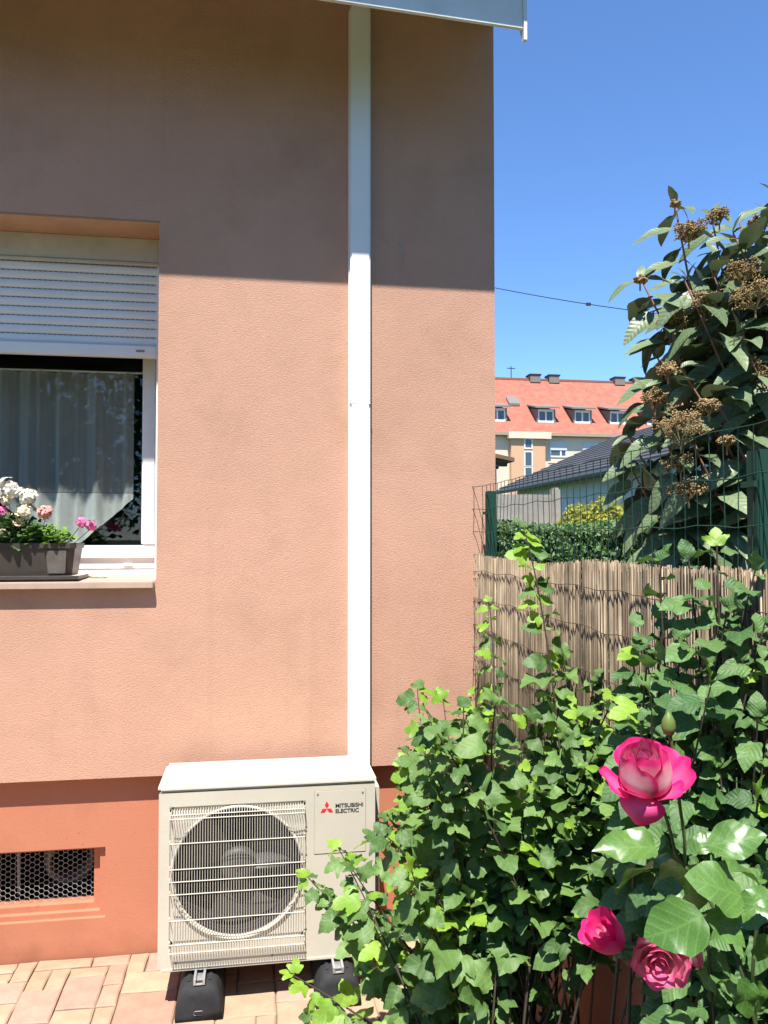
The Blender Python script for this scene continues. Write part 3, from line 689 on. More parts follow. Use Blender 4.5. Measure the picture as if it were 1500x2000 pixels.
def leaf_set(name, outline, mat_, n=4, **k):
    out = []
    for i in range(n):
        kk = dict(k); kk['fold'] = k.get('fold',.25)*random.uniform(.4,1.4); kk['droop'] = k.get('droop',.25)*random.uniform(.4,1.5)
        t = leaf_template(outline, seed=i*7+3, side=random.uniform(-.12,.12), **kk)
        b = MB(); b.add(*t[:2], uvs=t[2]); out.append((t, b.mesh(name, mat_, smooth=True, fixn=False, attrs=True)))
    return out
def leafM(pos, d, nrm, size):
    y = d.normalized(); x = y.cross(nrm)
    if x.length < 1e-4: x = y.cross(Vector((.3,.5,.8)))
    x.normalize(); z = x.cross(y)
    M = Matrix((x, y, z)).transposed().to_4x4()
    return Matrix.Translation(pos) @ M @ Matrix.Scale(size, 4)
def proj(p):
    v = p - CAM; r = v.dot(CRIGHT); f0 = v.dot(CFWD)
    f = f0*math.cos(PITCH) + v.z*math.sin(PITCH); u = -f0*math.sin(PITCH) + v.z*math.cos(PITCH)
    return (750+F*r/f, 1000-F*u/f, f) if f > .05 else (-1e4, -1e4, f)
def spread_leaves(root, lst, mats, limit=280, partname='leaf', restname='inner_leaves'):
    """lst of (variant, matrix, size): the ones that show largest become parts, the rest one joined part per material"""
    def score(e):
        x, y, f = proj(e[1].translation); inside = -40 < x < 1540 and -40 < y < 2040
        return (e[2] / max(f, .1)) * (1 if inside else .01)
    lst = sorted(lst, key=score, reverse=True)
    for va, M, s in lst[:limit]: link(partname, va[1], root, M)
    rest = {}
    for va, M, s in lst[limit:]:
        b = rest.setdefault(va[1].materials[0].name, MB()); b.cur = random.random()
        b.add(va[0][0], va[0][1], uvs=va[0][2], M=M)
    for mn, b in rest.items():
        stuff(b.build(restname, bpy.data.materials[mn], root, smooth=True, fixn=False, attrs=True))
def bez(p0, p1, p2, p3, t):
    u = 1-t; return p0*u**3 + p1*3*u*u*t + p2*3*u*t*t + p3*t**3
def rv(a=1): return Vector((random.uniform(-a,a), random.uniform(-a,a), random.uniform(-a,a)))

ML_snow = leaf_mat('snowball_leaf', (.055, .118, .032), (.140, .240, .064), rough=.54, spec=.35, veins=4, vein_amt=.16, trans=.2, bump=.10)
ML_young = leaf_mat('young_leaf', (.155, .30, .030), (.24, .39, .045), rough=.5, veins=4, vein_amt=.12, trans=.30, bump=.08)
ML_rib = leaf_mat('ribbed_leaf', (.048, .112, .034), (.11, .205, .06), rough=.54, spec=.35, veins=6, vein_amt=.16, trans=.18, bump=.22)
ML_lance = leaf_mat('leatherleaf', (.075, .120, .055), (.150, .205, .100), rough=.45, veins=9, vein_amt=.24, trans=.10, under=(.10, .125, .07), angle=.8, bump=.16)
ML_rose = leaf_mat('rose_leaf', (.060, .145, .028), (.105, .21, .045), rough=.34, spec=.5, veins=5, vein_amt=.26, trans=.18, bump=.05)
ML_ger = leaf_mat('geranium_leaf', (.03, .075, .02), (.06, .13, .03), rough=.6, veins=3, vein_amt=.1, trans=.15)
ML_moss = leaf_mat('light_small_leaf', (.10, .22, .025), (.17, .31, .04), rough=.55, veins=3, vein_amt=.1, trans=.25)

S_snow = leaf_set('leaf', LOBED, ML_snow, 9, fold=.30, droop=.42, wave=.10)
LOBED2 = [(0,0),(.13,-.06),(.30,-.03),(.37,.06),(.42,.09),(.46,.2),(.51,.24),(.52,.36),(.56,.45),(.49,.5),(.45,.57),(.38,.58),(.36,.68),(.28,.73),(.25,.82),(.14,.88),(.08,.96),(0,1)]
S_snow = S_snow + leaf_set('leaf', LOBED2, ML_snow, 8, fold=.30, droop=.5, wave=.13) + leaf_set('leaf', OVALT, ML_snow, 4, fold=.3, droop=.45, wave=.12)
S_young = leaf_set('leaf', LOBED, ML_young, 4, fold=.25, droop=.25, wave=.05)
S_rib = leaf_set('leaf', OVALT, ML_rib, 7, fold=.28, droop=.4, wave=.11)
S_lance = leaf_set('leaf', LANCE, ML_lance, 5, fold=.35, droop=.38, wave=.03)
S_rose = leaf_set('leaflet', ROSEL, ML_rose, 7, fold=.36, droop=.24, wave=.08)

def shrub(root, base, tips, variants, young, lsize, pair_gap, stem_mat, young_amt=.12, limit=280, spread=.18, t0=.35, leafn=None, sunny=.55, stemr=.0042, drooping=.35, stems_name='stem', skip=None):
    leaves = []
    stems = MB(); big = []
    for tip in tips:
        tp, opt = tip if isinstance(tip, tuple) else (tip, {})
        b0 = base + Vector((random.uniform(-spread,spread), random.uniform(-spread,spread)*1.2, 0))
        h = tp - b0
        c1 = b0 + Vector((h.x*.1, h.y*.1, h.z*.5)) + rv(.05); c2 = b0 + h*.72 + Vector((0,0,abs(h.z)*.12)) + rv(.04)
        n = 14; P = [bez(b0, c1, c2, tp, i/n) for i in range(n+1)]
        L = sum((P[i+1]-P[i]).length for i in range(n))
        r0 = stemr*random.uniform(.7,1.2)
        stems.tube(P, [r0*(1-.8*i/n)+.0009 for i in range(n+1)], 5, caps=False)
        t_start = opt.get('t0', max(t0, 1-.55/L)); s = L*t_start; k = random.randint(0,1)
        while s < L*.995:
            t = s/L; p = bez(b0, c1, c2, tp, t); q = bez(b0, c1, c2, tp, min(1, t+.02)); ax = (q-p)
            ax = ax.normalized() if ax.length > 1e-6 else UP
            endness = (t - t_start) / max(1e-6, 1-t_start)
            for sg in (1, -1):
                if random.random() < .08 or (skip and skip(p)): continue
                side = ax.cross(UP if k % 2 == 0 else Vector((.3,-1,.2)))
                if side.length < .1: side = ax.cross(Vector((1,0,0)))
                side.normalize()
                d = (side*sg*1.0 + ax*.55 + rv(.35) - UP*drooping).normalized()
                nr = (UP*.65 + SUNV*sunny - CFWD*.3 + rv(.75))
                isy = random.random() < (opt.get('young', young_amt) * (.2+1.6*endness**2))
                sz = lsize*random.uniform(.5,1.18)*opt.get('size',1)*(1-.35*endness**3)
                pet = sz*.22
                pos = p + d*pet
                stems.tube([p, pos], .0008, 3, caps=False)
                leaves.append((random.choice(young if isy else variants), leafM(pos, d, nr, sz), sz))
            s += pair_gap*random.uniform(.75,1.25); k += 1
        # end pair and terminal leaf
        leaves.append((random.choice(young if random.random() < young_amt*3 else variants), leafM(tp, (P[-1]-P[-2]).normalized()+rv(.3), UP+rv(.4)-CFWD*.3, lsize*.6*opt.get('size',1)), lsize*.6))
    stems.build(stems_name, stem_mat, root, smooth=True, fixn=False)
    spread_leaves(root, leaves, None, limit)
def in_poly(p, poly):
    x, y = p; c = False; j = len(poly)-1
    for i in range(len(poly)):
        if (poly[i][1] > y) != (poly[j][1] > y) and x < (poly[j][0]-poly[i][0])*(y-poly[i][1])/(poly[j][1]-poly[i][1])+poly[i][0]: c = not c
        j = i
    return c
def sample_poly(poly):
    xs = [p[0] for p in poly]; ys = [p[1] for p in poly]
    while True:
        p = (random.uniform(min(xs),max(xs)), random.uniform(min(ys),max(ys)))
        if in_poly(p, poly): return p
def clamp_garden(p, xmax=.925, ymax=-.45):
    if p.x > xmax:
        r = p - CAM; p = CAM + r*(xmax/p.x)
    if p.y > ymax:
        r = p - CAM; p = CAM + r*((ymax-CAM.y)/(p.y-CAM.y))
    return p

# ------------------------------------------------------------------ snowball shrub beside the air conditioner
random.seed(11)
sn_base = Vector((.70, -1.25, .0))
sn = thing('snowball_shrub', 'big lobed-leaf green shrub with lime young shoots spilling over the air conditioner', 'shrub', sn_base)
tips = []
for px, py, d, o in [(600,1712,2.45,{'young':.35}),(572,1905,2.4,{'young':.6}),(606,1990,2.35,{'young':.6}),(660,1655,2.5,{'young':.5}),(640,1765,2.4,{}),(690,1700,2.4,{}),
    (815,1345,2.65,{'young':.4}),(795,1470,2.55,{'young':.6}),(790,1545,2.5,{'young':.5}),(865,1365,2.6,{'young':.4}),(935,1330,2.6,{'young':.5}),(955,1175,2.6,{'young':.9,'size':.6}),
    (1022,1030,2.35,{'young':.6,'t0':.55,'size':.95}),(1100,1285,2.4,{'young':.3}),(1160,1330,2.2,{}),(850,1745,2.05,{'young':.95}),(915,1755,2.05,{'young':.8}),(840,1860,2.15,{'young':.8}),
    (905,1985,2.2,{}),(960,1995,2.15,{'young':.5}),(760,1950,2.3,{}),(1085,1985,2.1,{}),(1205,1355,2.05,{'young':.7}),(1130,1600,1.95,{}),(1120,1800,1.95,{}),(760,1600,2.5,{'young':.3}),(730,1640,2.5,{'young':.3})]:
    tips.append((clamp_garden(atd(px, py, d)), o))
SIL = [(700,1680),(800,1560),(820,1420),(940,1350),(1080,1340),(1180,1440),(1290,1520),(1290,1720),(1160,1780),(1000,1790),(900,1840),(740,1820)]
for k in range(76):
    px, py = sample_poly(SIL); tips.append(clamp_garden(atd(px, py, random.uniform(1.95, 2.65))))
LOW = [(770,1870),(860,1870),(960,1950),(1080,1960),(1130,2050),(740,2050)]
for k in range(10):
    px, py = sample_poly(LOW); tips.append((clamp_garden(atd(px, py, random.uniform(2.0, 2.5))), {'size':.9}))
shrub(sn, sn_base, tips, S_snow, S_young, .079, .054, M_wood, young_amt=.13, limit=290, skip=lambda p: p.x > .62 and p.z < .64 and random.random() < .85)

# ------------------------------------------------------------------ ribbed-leaf shrub in front of the reed screen
random.seed(5)
rb_base = Vector((.80, -1.93, 0))
rb = thing('ribbed_leaf_shrub', 'dark green shrub with ribbed oval leaves climbing in front of the reed screen', 'shrub', rb_base)
tips = []
for px, py, d, o in [(1290,1095,1.62,{}),(1345,1090,1.6,{}),(1400,1065,1.58,{}),(1475,1115,1.5,{}),(1245,1225,1.68,{}),(1255,1270,1.65,{}),(1420,1195,1.5,{}),(1495,1215,1.45,{}),(1330,1250,1.55,{}),(1290,1290,1.6,{}),
    (1450,1290,1.45,{}),(1385,1330,1.5,{}),(1245,1380,1.7,{'young':.6}),(1480,1400,1.4,{}),(1310,1400,1.6,{}),(1230,1450,1.7,{}),(1420,1440,1.45,{}),(1480,1560,1.35,{}),(1370,1480,1.5,{}),(1500,1700,1.35,{}),(1440,1630,1.42,{})]:
    tips.append((clamp_garden(atd(px, py, d), .93), o))
for k in range(11):
    px, py = sample_poly([(1300,1130),(1480,1150),(1520,1300),(1520,1500),(1400,1450),(1250,1400),(1230,1320)]); tips.append(clamp_garden(atd(px, py, random.uniform(1.38, 1.68)), .93))
for k in range(34):
    px, py = sample_poly([(1300,1560),(1520,1620),(1520,2040),(1270,2040),(1270,1700)]); tips.append((clamp_garden(atd(px, py, random.uniform(1.30, 1.7)), .93), {}))
shrub(rb, rb_base, tips, S_rib, S_young, .070, .062, M_wood, young_amt=.03, limit=260, t0=.5, spread=.13, skip=lambda p: (p.x < .74 and p.z < 1.02 and random.random() < .8) or (p.z > 1.22 and random.random() < .3))

# ------------------------------------------------------------------ fence, reed screen, low wall
FX = .962
lw = thing('low_wall', 'low terracotta painted wall carrying the wire fence at the garden edge', 'wall', (FX+.05, -1.5, 0))
MB().box((FX+.02, -5, -.03), (FX+.16, .04, .56)).build('wall_body', M_terra, lw, bevel=.006)
MB().box((FX+.01, -5, .561), (FX+.17, .04, .59)).build('coping', M_conc, lw, bevel=.006)
fn = thing('wire_fence', 'green welded wire mesh fence with square green posts above the reed screen', 'fence', (FX, -1, .56))
def wmesh(b):
    y = -4.2
    rg = random.Random(3)
    zs = [1.924 - .1*k for k in range(14)]
    nv = 0
    while y < .055:
        wob = [(FX+.004*math.sin(y*7+z*5), y + .006*math.sin(z*9+y*3)+rg.uniform(-.002,.002), z) for z in zs]
        # the free end of the mesh curls towards the garden
        b.tube([(p[0] - max(0, p[1]+.06)*.5, p[1], p[2]) for p in wob], .0013, 4, caps=False); y += .05
    for k, z in enumerate(zs):
        P = []
        for i in range(60):
            yy = -4.2 + 4.25*i/59
            P.append((FX-.002 - max(0, yy+.06)*.5 + .004*math.sin(yy*7+z*5), yy, z + (.004*math.sin(yy*25+k) if k else .002*math.sin(yy*30))))
        b.tube(P, .0013, 4, caps=False)
stuff(part('wire_mesh', M_green, fn, wmesh, smooth=True, fixn=False))
for y in (-.085, -1.945, -3.9):
    p = MB().box((FX+.006, y-.020, .56), (FX+.046, y+.020, 1.90 if y > -1 else 1.875)).build('post', M_green, fn, bevel=.003)
    for z in (1.80, 1.5, 1.1): MB().box((FX-.004, y-.022, z), (FX+.0055, y+.022, z+.012)).build('clip', M_green, p)
M_reed = bpy.data.materials.new('reed'); M_reed.use_nodes = True
def reed_nodes():
    n = M_reed.node_tree.nodes; l = M_reed.node_tree.links; p = n['Principled BSDF']
    at = n.new('ShaderNodeAttribute'); at.attribute_name = 'rnd'
    rp = n.new('ShaderNodeValToRGB'); e = rp.color_ramp.elements
    e[0].color = (.075, .055, .037, 1); e[1].color = (.46, .365, .245, 1); x = e.new(.35); x.color = (.20, .148, .10, 1); x = e.new(.75); x.color = (.31, .238, .158, 1)
    l.new(at.outputs['Fac'], rp.inputs[0])
    tc = n.new('ShaderNodeTexCoord'); mp = n.new('ShaderNodeMapping'); mp.inputs['Scale'].default_value = (3, 3, 1.2); l.new(tc.outputs['Object'], mp.inputs[0])
    nz = n.new('ShaderNodeTexNoise'); nz.inputs['Scale'].default_value = 6; nz.inputs['Detail'].default_value = 8; l.new(mp.outputs[0], nz.inputs['Vector'])
    mr = n.new('ShaderNodeMapRange'); mr.inputs[1].default_value = .35; mr.inputs[2].default_value = .62; mr.inputs[3].default_value = .55; mr.inputs[4].default_value = 1.1; l.new(nz.outputs[0], mr.inputs[0])
    hs = n.new('ShaderNodeHueSaturation'); l.new(mr.outputs[0], hs.inputs['Value']); l.new(rp.outputs[0], hs.inputs['Color']); l.new(hs.outputs[0], p.inputs['Base Color'])
    p.inputs['Roughness'].default_value = .7; p.inputs['Specular IOR Level'].default_value = .25
reed_nodes()
rd = thing('reed_screen', 'weathered tan reed screen bound with dark wire tied along the fence', 'screen', (FX-.03, -1, .6))
def reeds(b):
    y = -4.0; rg = random.Random(9)
    while y < -.004:
        r = rg.uniform(.0009, .0021); b.cur = min(.99, max(0, rg.gauss(.5,.27)))
        xo = FX-.012 + rg.uniform(-.0028,.0028) - max(0, y+.03)*.35
        top = 1.622 + .008*math.sin(y*4.1+1) + .005*math.sin(y*9) + rg.uniform(-.007,.006) + .02*min(1, max(0, -y-1.2))
        lean = rg.uniform(-.02,.02)
        b.tube([(xo, y, .60), (xo+rg.uniform(-.003,.003), y+lean*.5+rg.uniform(-.003,.003), 1.1), (xo+rg.uniform(-.002,.002), y+lean, top)], [r, r, r*.8], 5)
        y += r*rg.uniform(1.0,1.5)
stuff(part('reed_canes', M_reed, rd, reeds, smooth=True, fixn=False, attrs=True))
for k, z in enumerate((1.555, 1.44, 1.31, 1.18, 1.05, .9, .75)):
    rg = random.Random(k)
    part('binding_wire', M_rust, rd, lambda b: b.tube([(FX-.0172 - max(0, yy+.03)*.35+.0006*math.sin(i*1.9), yy, z + .004*math.sin(i*.9+k) + rg.uniform(-.003,.003)) for i, yy in enumerate([-4+.045*j for j in range(90)])], .0011, 4, caps=False))

# ------------------------------------------------------------------ leatherleaf viburnum behind the fence
random.seed(31)
vb_base = Vector((1.62, -1.55, 0))
vb = thing('leatherleaf_viburnum', 'tall shrub with long drooping leathery leaves and brown flower heads behind the fence', 'shrub', vb_base)
def behind(p, xmin=1.06):
    if p.x < xmin:
        r = p - CAM; p = CAM + r*(xmin/p.x)
    return p
tips = []
for px, py, d in [(1318,398,2.35),(1252,545,2.3),(1500,425,2.4),(1445,432,2.5),(1390,425,2.4),(1300,610,2.3),(1285,700,2.25),(1262,770,2.2),(1330,720,2.15),(1230,855,2.25),(1225,900,2.3),(1400,500,2.3),(1470,560,2.2),(1440,650,2.1),(1380,600,2.2),(1400,780,2.1),(1490,720,2.1),(1350,860,2.1),(1440,880,2.1),(1500,900,2.05),(1370,960,2.15),(1300,960,2.2),(1515,380,2.2)]:
    tips.append(behind(atd(px, py, d)))
VS = [(1325,440),(1400,430),(1530,430),(1530,1090),(1310,1090),(1290,1000),(1260,880),(1290,780),(1310,640),(1310,520)]
for k in range(52):
    px, py = sample_poly(VS); tips.append(behind(atd(px, py, random.uniform(2.15, 2.9)), 1.12))
def viburnum():
    leaves = []; stems = MB()
    for ti, tp in enumerate(tips):
        b0 = vb_base + Vector((random.uniform(-.2,.2), random.uniform(-.2,.2), 0)); h = tp - b0
        c1 = b0 + Vector((h.x*.25, h.y*.25, h.z*.45)) + rv(.06); c2 = b0 + h*.78 + rv(.05) - Vector((h.x, h.y, 0))*.12
        n = 14; P = [bez(b0, c1, c2, tp, i/n) for i in range(n+1)]
        stems.tube(P, [.008*(1-.8*i/n)+.001 for i in range(n+1)], 5, caps=False)
        L = h.length; s = L - random.uniform(.28,.45); k = 0
        while s < L:
            t = s/L; p = bez(b0, c1, c2, tp, t); ax = (bez(b0, c1, c2, tp, min(1, t+.02))-p).normalized() if t < .99 else (P[-1]-P[-2]).normalized()
            for sg in (1, -1):
                side = ax.cross(Vector((0,1,.1)) if k % 2 else Vector((1,0,.1)))
                side = side.normalized() if side.length > .1 else Vector((1,0,0))
                end = (s-(L-.4))/.4
                d = (side*sg + ax*.25 - UP*random.uniform(.05,.85)*(1.15-.5*max(0,end)) + rv(.25)).normalized()
                nr = (UP*.5 + side*sg*.2 + SUNV*.9 - CFWD*.5 + rv(.4))
                sz = random.uniform(.115,.165)*(1 if end < .8 else .75)
                pos = p + d*.018; stems.tube([p, pos], .0017, 4, caps=False)
                leaves.append((random.choice(S_lance), leafM(pos, d, nr, sz), sz))
            s += random.uniform(.055,.085); k += 1
        for q in range(2):
            d = (UP*random.uniform(.1,.8) + rv(.7)).normalized(); leaves.append((random.choice(S_lance), leafM(tp, d, UP-CFWD*.5+rv(.3), .06), .06))
    stems.build('stem', M_pinktwig, vb, smooth=True, fixn=False)
    spread_leaves(vb, leaves, None, 290)
viburnum()
M_cyme = mat('dry_flower', (.38, .26, .12), .9, var=.5, vscale=60)
def cyme(c, wd, seed):
    rg = random.Random(seed); b = MB()
    foot = c - UP*wd*.3
    b.tube([foot - UP*.02, foot], .0025, 5)
    for k in range(13):
        a = 2*math.pi*k/13*3.3 + rg.uniform(-.2,.2); e = rg.uniform(.25,1)
        m_ = foot + Vector((math.cos(a)*e*wd*.3, math.sin(a)*e*wd*.3, wd*(.36-.22*e))); b.tube([foot, m_], .0013, 3, caps=False)
        for q in range(4):
            z = m_ + Vector((rg.uniform(-1,1)*wd*.16, rg.uniform(-1,1)*wd*.16, rg.uniform(-.05,.2)*wd)); b.tube([m_, z], .0009, 3, caps=False)
            for r in range(9):
                f = z + Vector((rg.uniform(-1,1), rg.uniform(-1,1), rg.uniform(-.5,.8)))*wd*.075; s = rg.uniform(.0020,.0036)
                b.tube([z, f], .0006, 3, caps=False)
                b.add([f+Vector(v)*s for v in ((1,0,0),(-1,0,0),(0,1,0),(0,-1,0),(0,0,1),(0,0,-1))], [(0,2,4),(2,1,4),(1,3,4),(3,0,4),(2,0,5),(1,2,5),(3,1,5),(0,3,5)])
    return b.build('flower_head', M_cyme, vb, fixn=False)
for i, (px, py, d, wpx) in enumerate([(1330,825,2.08,135),(1475,570,2.12,105),(1345,448,2.3,70),(1450,525,2.2,80),(1375,588,2.25,70),(1315,625,2.28,70),(1280,775,2.22,70),(1405,420,2.4,55),(1250,545,2.3,28),(1318,398,2.35,24),(1385,790,2.05,50),(1330,900,2.2,70),(1345,950,2.15,80),(1460,720,2.2,90),(1475,430,2.4,30),(1305,720,2.2,45),(1420,860,2.1,40),(1390,680,2.3,70)]):
    cyme(behind(atd(px, py, d-.08)), wpx*1.1*d/F, i)

# ------------------------------------------------------------------ rose bush
random.seed(8)
rs_base = Vector((.62, -2.42, 0))
rose = thing('rose_bush', 'rose bush with three pink and white blooms, a bud and glossy leaves', 'rose bush', rs_base)
def petal_mat(name, edge, heart, back):
    m = bpy.data.materials.new(name); m.use_nodes = True; n = m.node_tree.nodes; l = m.node_tree.links; p = n['Principled BSDF']
    uv = n.new('ShaderNodeUVMap'); sp = n.new('ShaderNodeSeparateXYZ'); l.new(uv.outputs[0], sp.inputs[0])
    # distance to the margin: u in -1..1, v in 0..1
    a = n.new('ShaderNodeMath'); a.operation = 'ABSOLUTE'; l.new(sp.outputs[0], a.inputs[0])
    pw = n.new('ShaderNodeMath'); pw.operation = 'POWER'; pw.inputs[1].default_value = 2.2; l.new(a.outputs[0], pw.inputs[0])
    pv = n.new('ShaderNodeMath'); pv.operation = 'POWER'; pv.inputs[1].default_value = 3.0; l.new(sp.outputs[1], pv.inputs[0])
    mx = n.new('ShaderNodeMath'); mx.operation = 'MAXIMUM'; l.new(pw.outputs[0], mx.inputs[0]); l.new(pv.outputs[0], mx.inputs[1])
    tc = n.new('ShaderNodeTexCoord'); nz = n.new('ShaderNodeTexNoise'); nz.inputs['Scale'].default_value = 70; l.new(tc.outputs['Object'], nz.inputs['Vector'])
    ad = n.new('ShaderNodeMath'); ad.operation = 'MULTIPLY_ADD'; ad.inputs[1].default_value = .45; l.new(nz.outputs[0], ad.inputs[0]); l.new(mx.outputs[0], ad.inputs[2])
    rp = n.new('ShaderNodeValToRGB'); e = rp.color_ramp.elements
    e[0].position = .28; e[0].color = (*heart, 1); e[1].position = .95; e[1].color = (*edge, 1); x = e.new(.55); x.color = (*[(h*.55+g_*.45) for h, g_ in zip(heart, edge)], 1)
    l.new(ad.outputs[0], rp.inputs[0]); l.new(rp.outputs[0], p.inputs['Base Color'])
    p.inputs['Roughness'].default_value = .55; p.inputs['Specular IOR Level'].default_value = .25
    tr_ = n.new('ShaderNodeBsdfTranslucent'); l.new(rp.outputs[0], tr_.inputs[0])
    ms = n.new('ShaderNodeMixShader'); ms.inputs[0].default_value = .3; l.new(p.outputs[0], ms.inputs[1]); l.new(tr_.outputs[0], ms.inputs[2]); l.new(ms.outputs[0], n['Material Output'].inputs[0])
    return m
MP_in = petal_mat('petal_inner', (.72, .035, .19), (.82, .60, .58), None)
MP_out = petal_mat('petal_outer', (.74, .02, .19), (.76, .10, .28), None)
MP_pale = petal_mat('petal_pale', (.70, .10, .25), (.82, .52, .54), None)
M_sepal = mat('sepal', (.07, .12, .03), .6, var=.3)
def petal(parent, M, a0, da, R0, R1, H, curl, mat_, seed, flare=0, ruff=.0, drop=0, bulge=1.6):
    """patch of a surface of revolution: R grows from R0 to R1 over the height H, tip curled outwards"""
    rg = random.Random(seed); n, m_ = 8, 8; b = MB(); v, uv = [], []
    for j in range(m_+1):
        t = j/m_
        shape = math.sin(math.pi*min(1, .16+t*.62))**.8 if t < .9 else .93*math.sqrt(max(0, 1-((t-.9)/.1)**2*.55))
        for i in range(n+1):
            u = -1 + 2*i/n
            tt = t*(1 - .09*u*u*t + .012*math.cos(5*u))
            prof = math.sin(tt*min(bulge,1.6)*math.pi/2)**.7 if bulge < 2 else ((1-(1-tt/.36)**2)**.6 if tt < .36 else 1-.52*((tt-.36)/.64)**2)
            r = R0 + (R1-R0)*prof + curl*max(0, tt-.55)**2*5
            z = H*(tt**1.15) - curl*max(0, tt-.6)**2*4.2 - drop*tt*tt
            r += ruff*math.sin(4*u+seed)*t*t + .0012*rg.uniform(-1,1)*t
            a = a0 + u*da*shape
            v.append((r*math.cos(a), r*math.sin(a), z + ruff*.6*math.cos(5*u+seed*1.3)*t)); uv.append((u, t))
    b.add(v, [(j*(n+1)+i, j*(n+1)+i+1, (j+1)*(n+1)+i+1, (j+1)*(n+1)+i) for j in range(m_) for i in range(n)], uvs=uv, M=M)
    return b.build('petal', mat_, parent, smooth=True, fixn=False, attrs=True)
def bloom(name, pos, axis, size, rings, seed, label, bulge=1.0):
    z = axis.normalized(); x = (CRIGHT - z*CRIGHT.dot(z)).normalized(); y = z.cross(x)      # local -Y looks back at the path
    M = Matrix.Translation(pos) @ Matrix((x, y, z)).transposed().to_4x4() @ Matrix.Scale(size, 4)
    fl = MB().lathe([(.0001,-.10),(.05,-.10),(.09,-.04),(.11,.02),(.06,.06)], 12, M).build('rose_flower', M_sepal, rose, smooth=True)
    fl['label'] = label
    rg = random.Random(seed); c = 0
    for (cnt, R0, R1, H, da, curl, mt, ruff) in rings:
        off = rg.uniform(0, 6.28)
        for k in range(cnt):
            petal(fl, M, off + 2*math.pi*k/cnt + rg.uniform(-.15,.15), da*rg.uniform(.9,1.1), R0, R1*rg.uniform(.92,1.08), H*rg.uniform(.93,1.07), curl*rg.uniform(.7,1.3), mt, seed*50+c, ruff=ruff, bulge=bulge); c += 1
    for k in range(5):
        a = 2*math.pi*k/5; petal(fl, M, a, .22, .06, .32, -.22, .02, M_sepal, k)
    return fl, M
# first bloom: high pointed centre, outer petals opened wide, one hanging
D = .93
p1 = atd(1262, 1537, D)
f1, M1 = bloom('rose_flower', p1, (UP*1.0 - CFWD*.46 - CRIGHT*.16), .058,
   [(2, .03,.13,1.00,1.9,.0,MP_pale,.015), (3, .05,.23,1.02,1.5,.0,MP_pale,.025), (3, .08,.33,1.0,1.4,.02,MP_in,.04), (3, .12,.43,.97,1.35,.03,MP_in,.05), (3, .14,.54,.90,1.3,.06,MP_in,.06)], 4, 'upright open rose with pale heart and magenta rims', bulge=3)
for a, R1, H, cu, da in ((186, .82, .50, .06, .62), (-8, .84, .52, .07, .60), (-48, .66, .34, .10, .62), (90, .75, .62, .08, .8), (222, .62, .44, .06, .6), (50, .8, .5, .1, .6)):
    petal(f1, M1, R(a), da, .14, R1, H, cu, MP_out, a, ruff=.05, bulge=1.1)
petal(f1, M1, R(-118), .85, .20, .62, .22, .02, MP_out, 77, ruff=.05, drop=.66, bulge=1.4)
# second bloom: half open, seen from the side, tilted left
p2 = atd(1208, 1848, .98)
f2, M2 = bloom('rose_flower', p2, (UP*.62 - CRIGHT*.62 - CFWD*.30).normalized(), .050,
   [(2, .03,.12,.95,1.5,.0,MP_in,.01), (3, .06,.30,1.0,1.15,.03,MP_out,.03), (4, .09,.46,.98,.95,.10,MP_out,.04)], 9, 'half open crimson pink rose tilted sideways', bulge=1.3)
# third bloom: full, facing down towards the path
p3 = atd(1288, 1858, .97)
f3, M3 = bloom('rose_flower', p3, (-CFWD*.85 - CRIGHT*.28 - UP*.10).normalized(), .052,
   [(2, .02,.10,.62,1.7,.0,MP_pale,.01), (3, .04,.20,.66,1.3,.03,MP_pale,.02), (4, .06,.32,.68,1.1,.05,MP_pale,.03), (5, .08,.46,.64,.85,.08,MP_pale,.03), (5, .10,.58,.52,.8,.10,MP_pale,.04)], 14, 'full pale pink rose hanging its head')
for a, R1, H in ((80, .95, .18), (10, .95, .10)): petal(f3, M3, R(a), .45, .10, R1, H, .06, MP_pale, a, ruff=.03)
bud = MB().lathe([(.0001,0),(.006,.002),(.0085,.010),(.0075,.018),(.004,.025),(.0001,.029)], 12, Matrix.Translation(atd(1306,1437,.95))).build('bud', mat('bud_green', (.13, .19, .04), .5, var=.2), rose, smooth=True)
stem_pts = [
  [(1500,2100,.93),(1450,1905,.93),(1400,1785,.94),(1362,1725,.95),(1337,1692,.95)],
  [(1337,1692,.95),(1320,1668,.95),(1308,1620,.95),(1292,1575,.945),(1268,1545,.935)],
  [(1337,1692,.95),(1337,1640,.95),(1328,1575,.95),(1320,1500,.95),(1309,1437,.95)],
  [(1400,1785,.94),(1340,1800,.97),(1310,1830,.99),(1295,1850,1.0),(1288,1858,.985)],
  [(1340,1800,.97),(1290,1815,1.0),(1250,1850,1.0),(1225,1855,.99),(1208,1848,.98)],
  [(1480,2100,.95),(1475,1960,.93),(1470,1900,.92),(1480,1800,.91),(1495,1745,.90)]]
sb_ = MB()
for pts in stem_pts:
    P = [atd(*p) for p in pts]; Q = []
    for i in range(len(P)-1):
        for k in range(4):
            t = k/4; a, b_, c, d_ = P[max(i-1,0)], P[i], P[i+1], P[min(i+2,len(P)-1)]
            Q.append(.5*((2*b_)+(c-a)*t+(2*a-5*b_+4*c-d_)*t*t+(3*b_-a-3*c+d_)*t**3))
    Q.append(P[-1]); sb_.tube(Q, .0022, 6)
    for k in range(3, len(Q)-2, 5):
        t_ = Q[k] + rv(.007); sb_.tube([Q[k], t_], [.0012, .0002], 4)
e0 = atd(1500,2100,.93); sb_.tube([rs_base, (rs_base+e0)/2+Vector((.02,0,0)), e0], [.006,.005,.0024], 6); e1 = atd(1480,2100,.95); sb_.tube([rs_base, (rs_base+e1)/2-Vector((.01,.02,0)), e1], [.006,.005,.0024], 6)
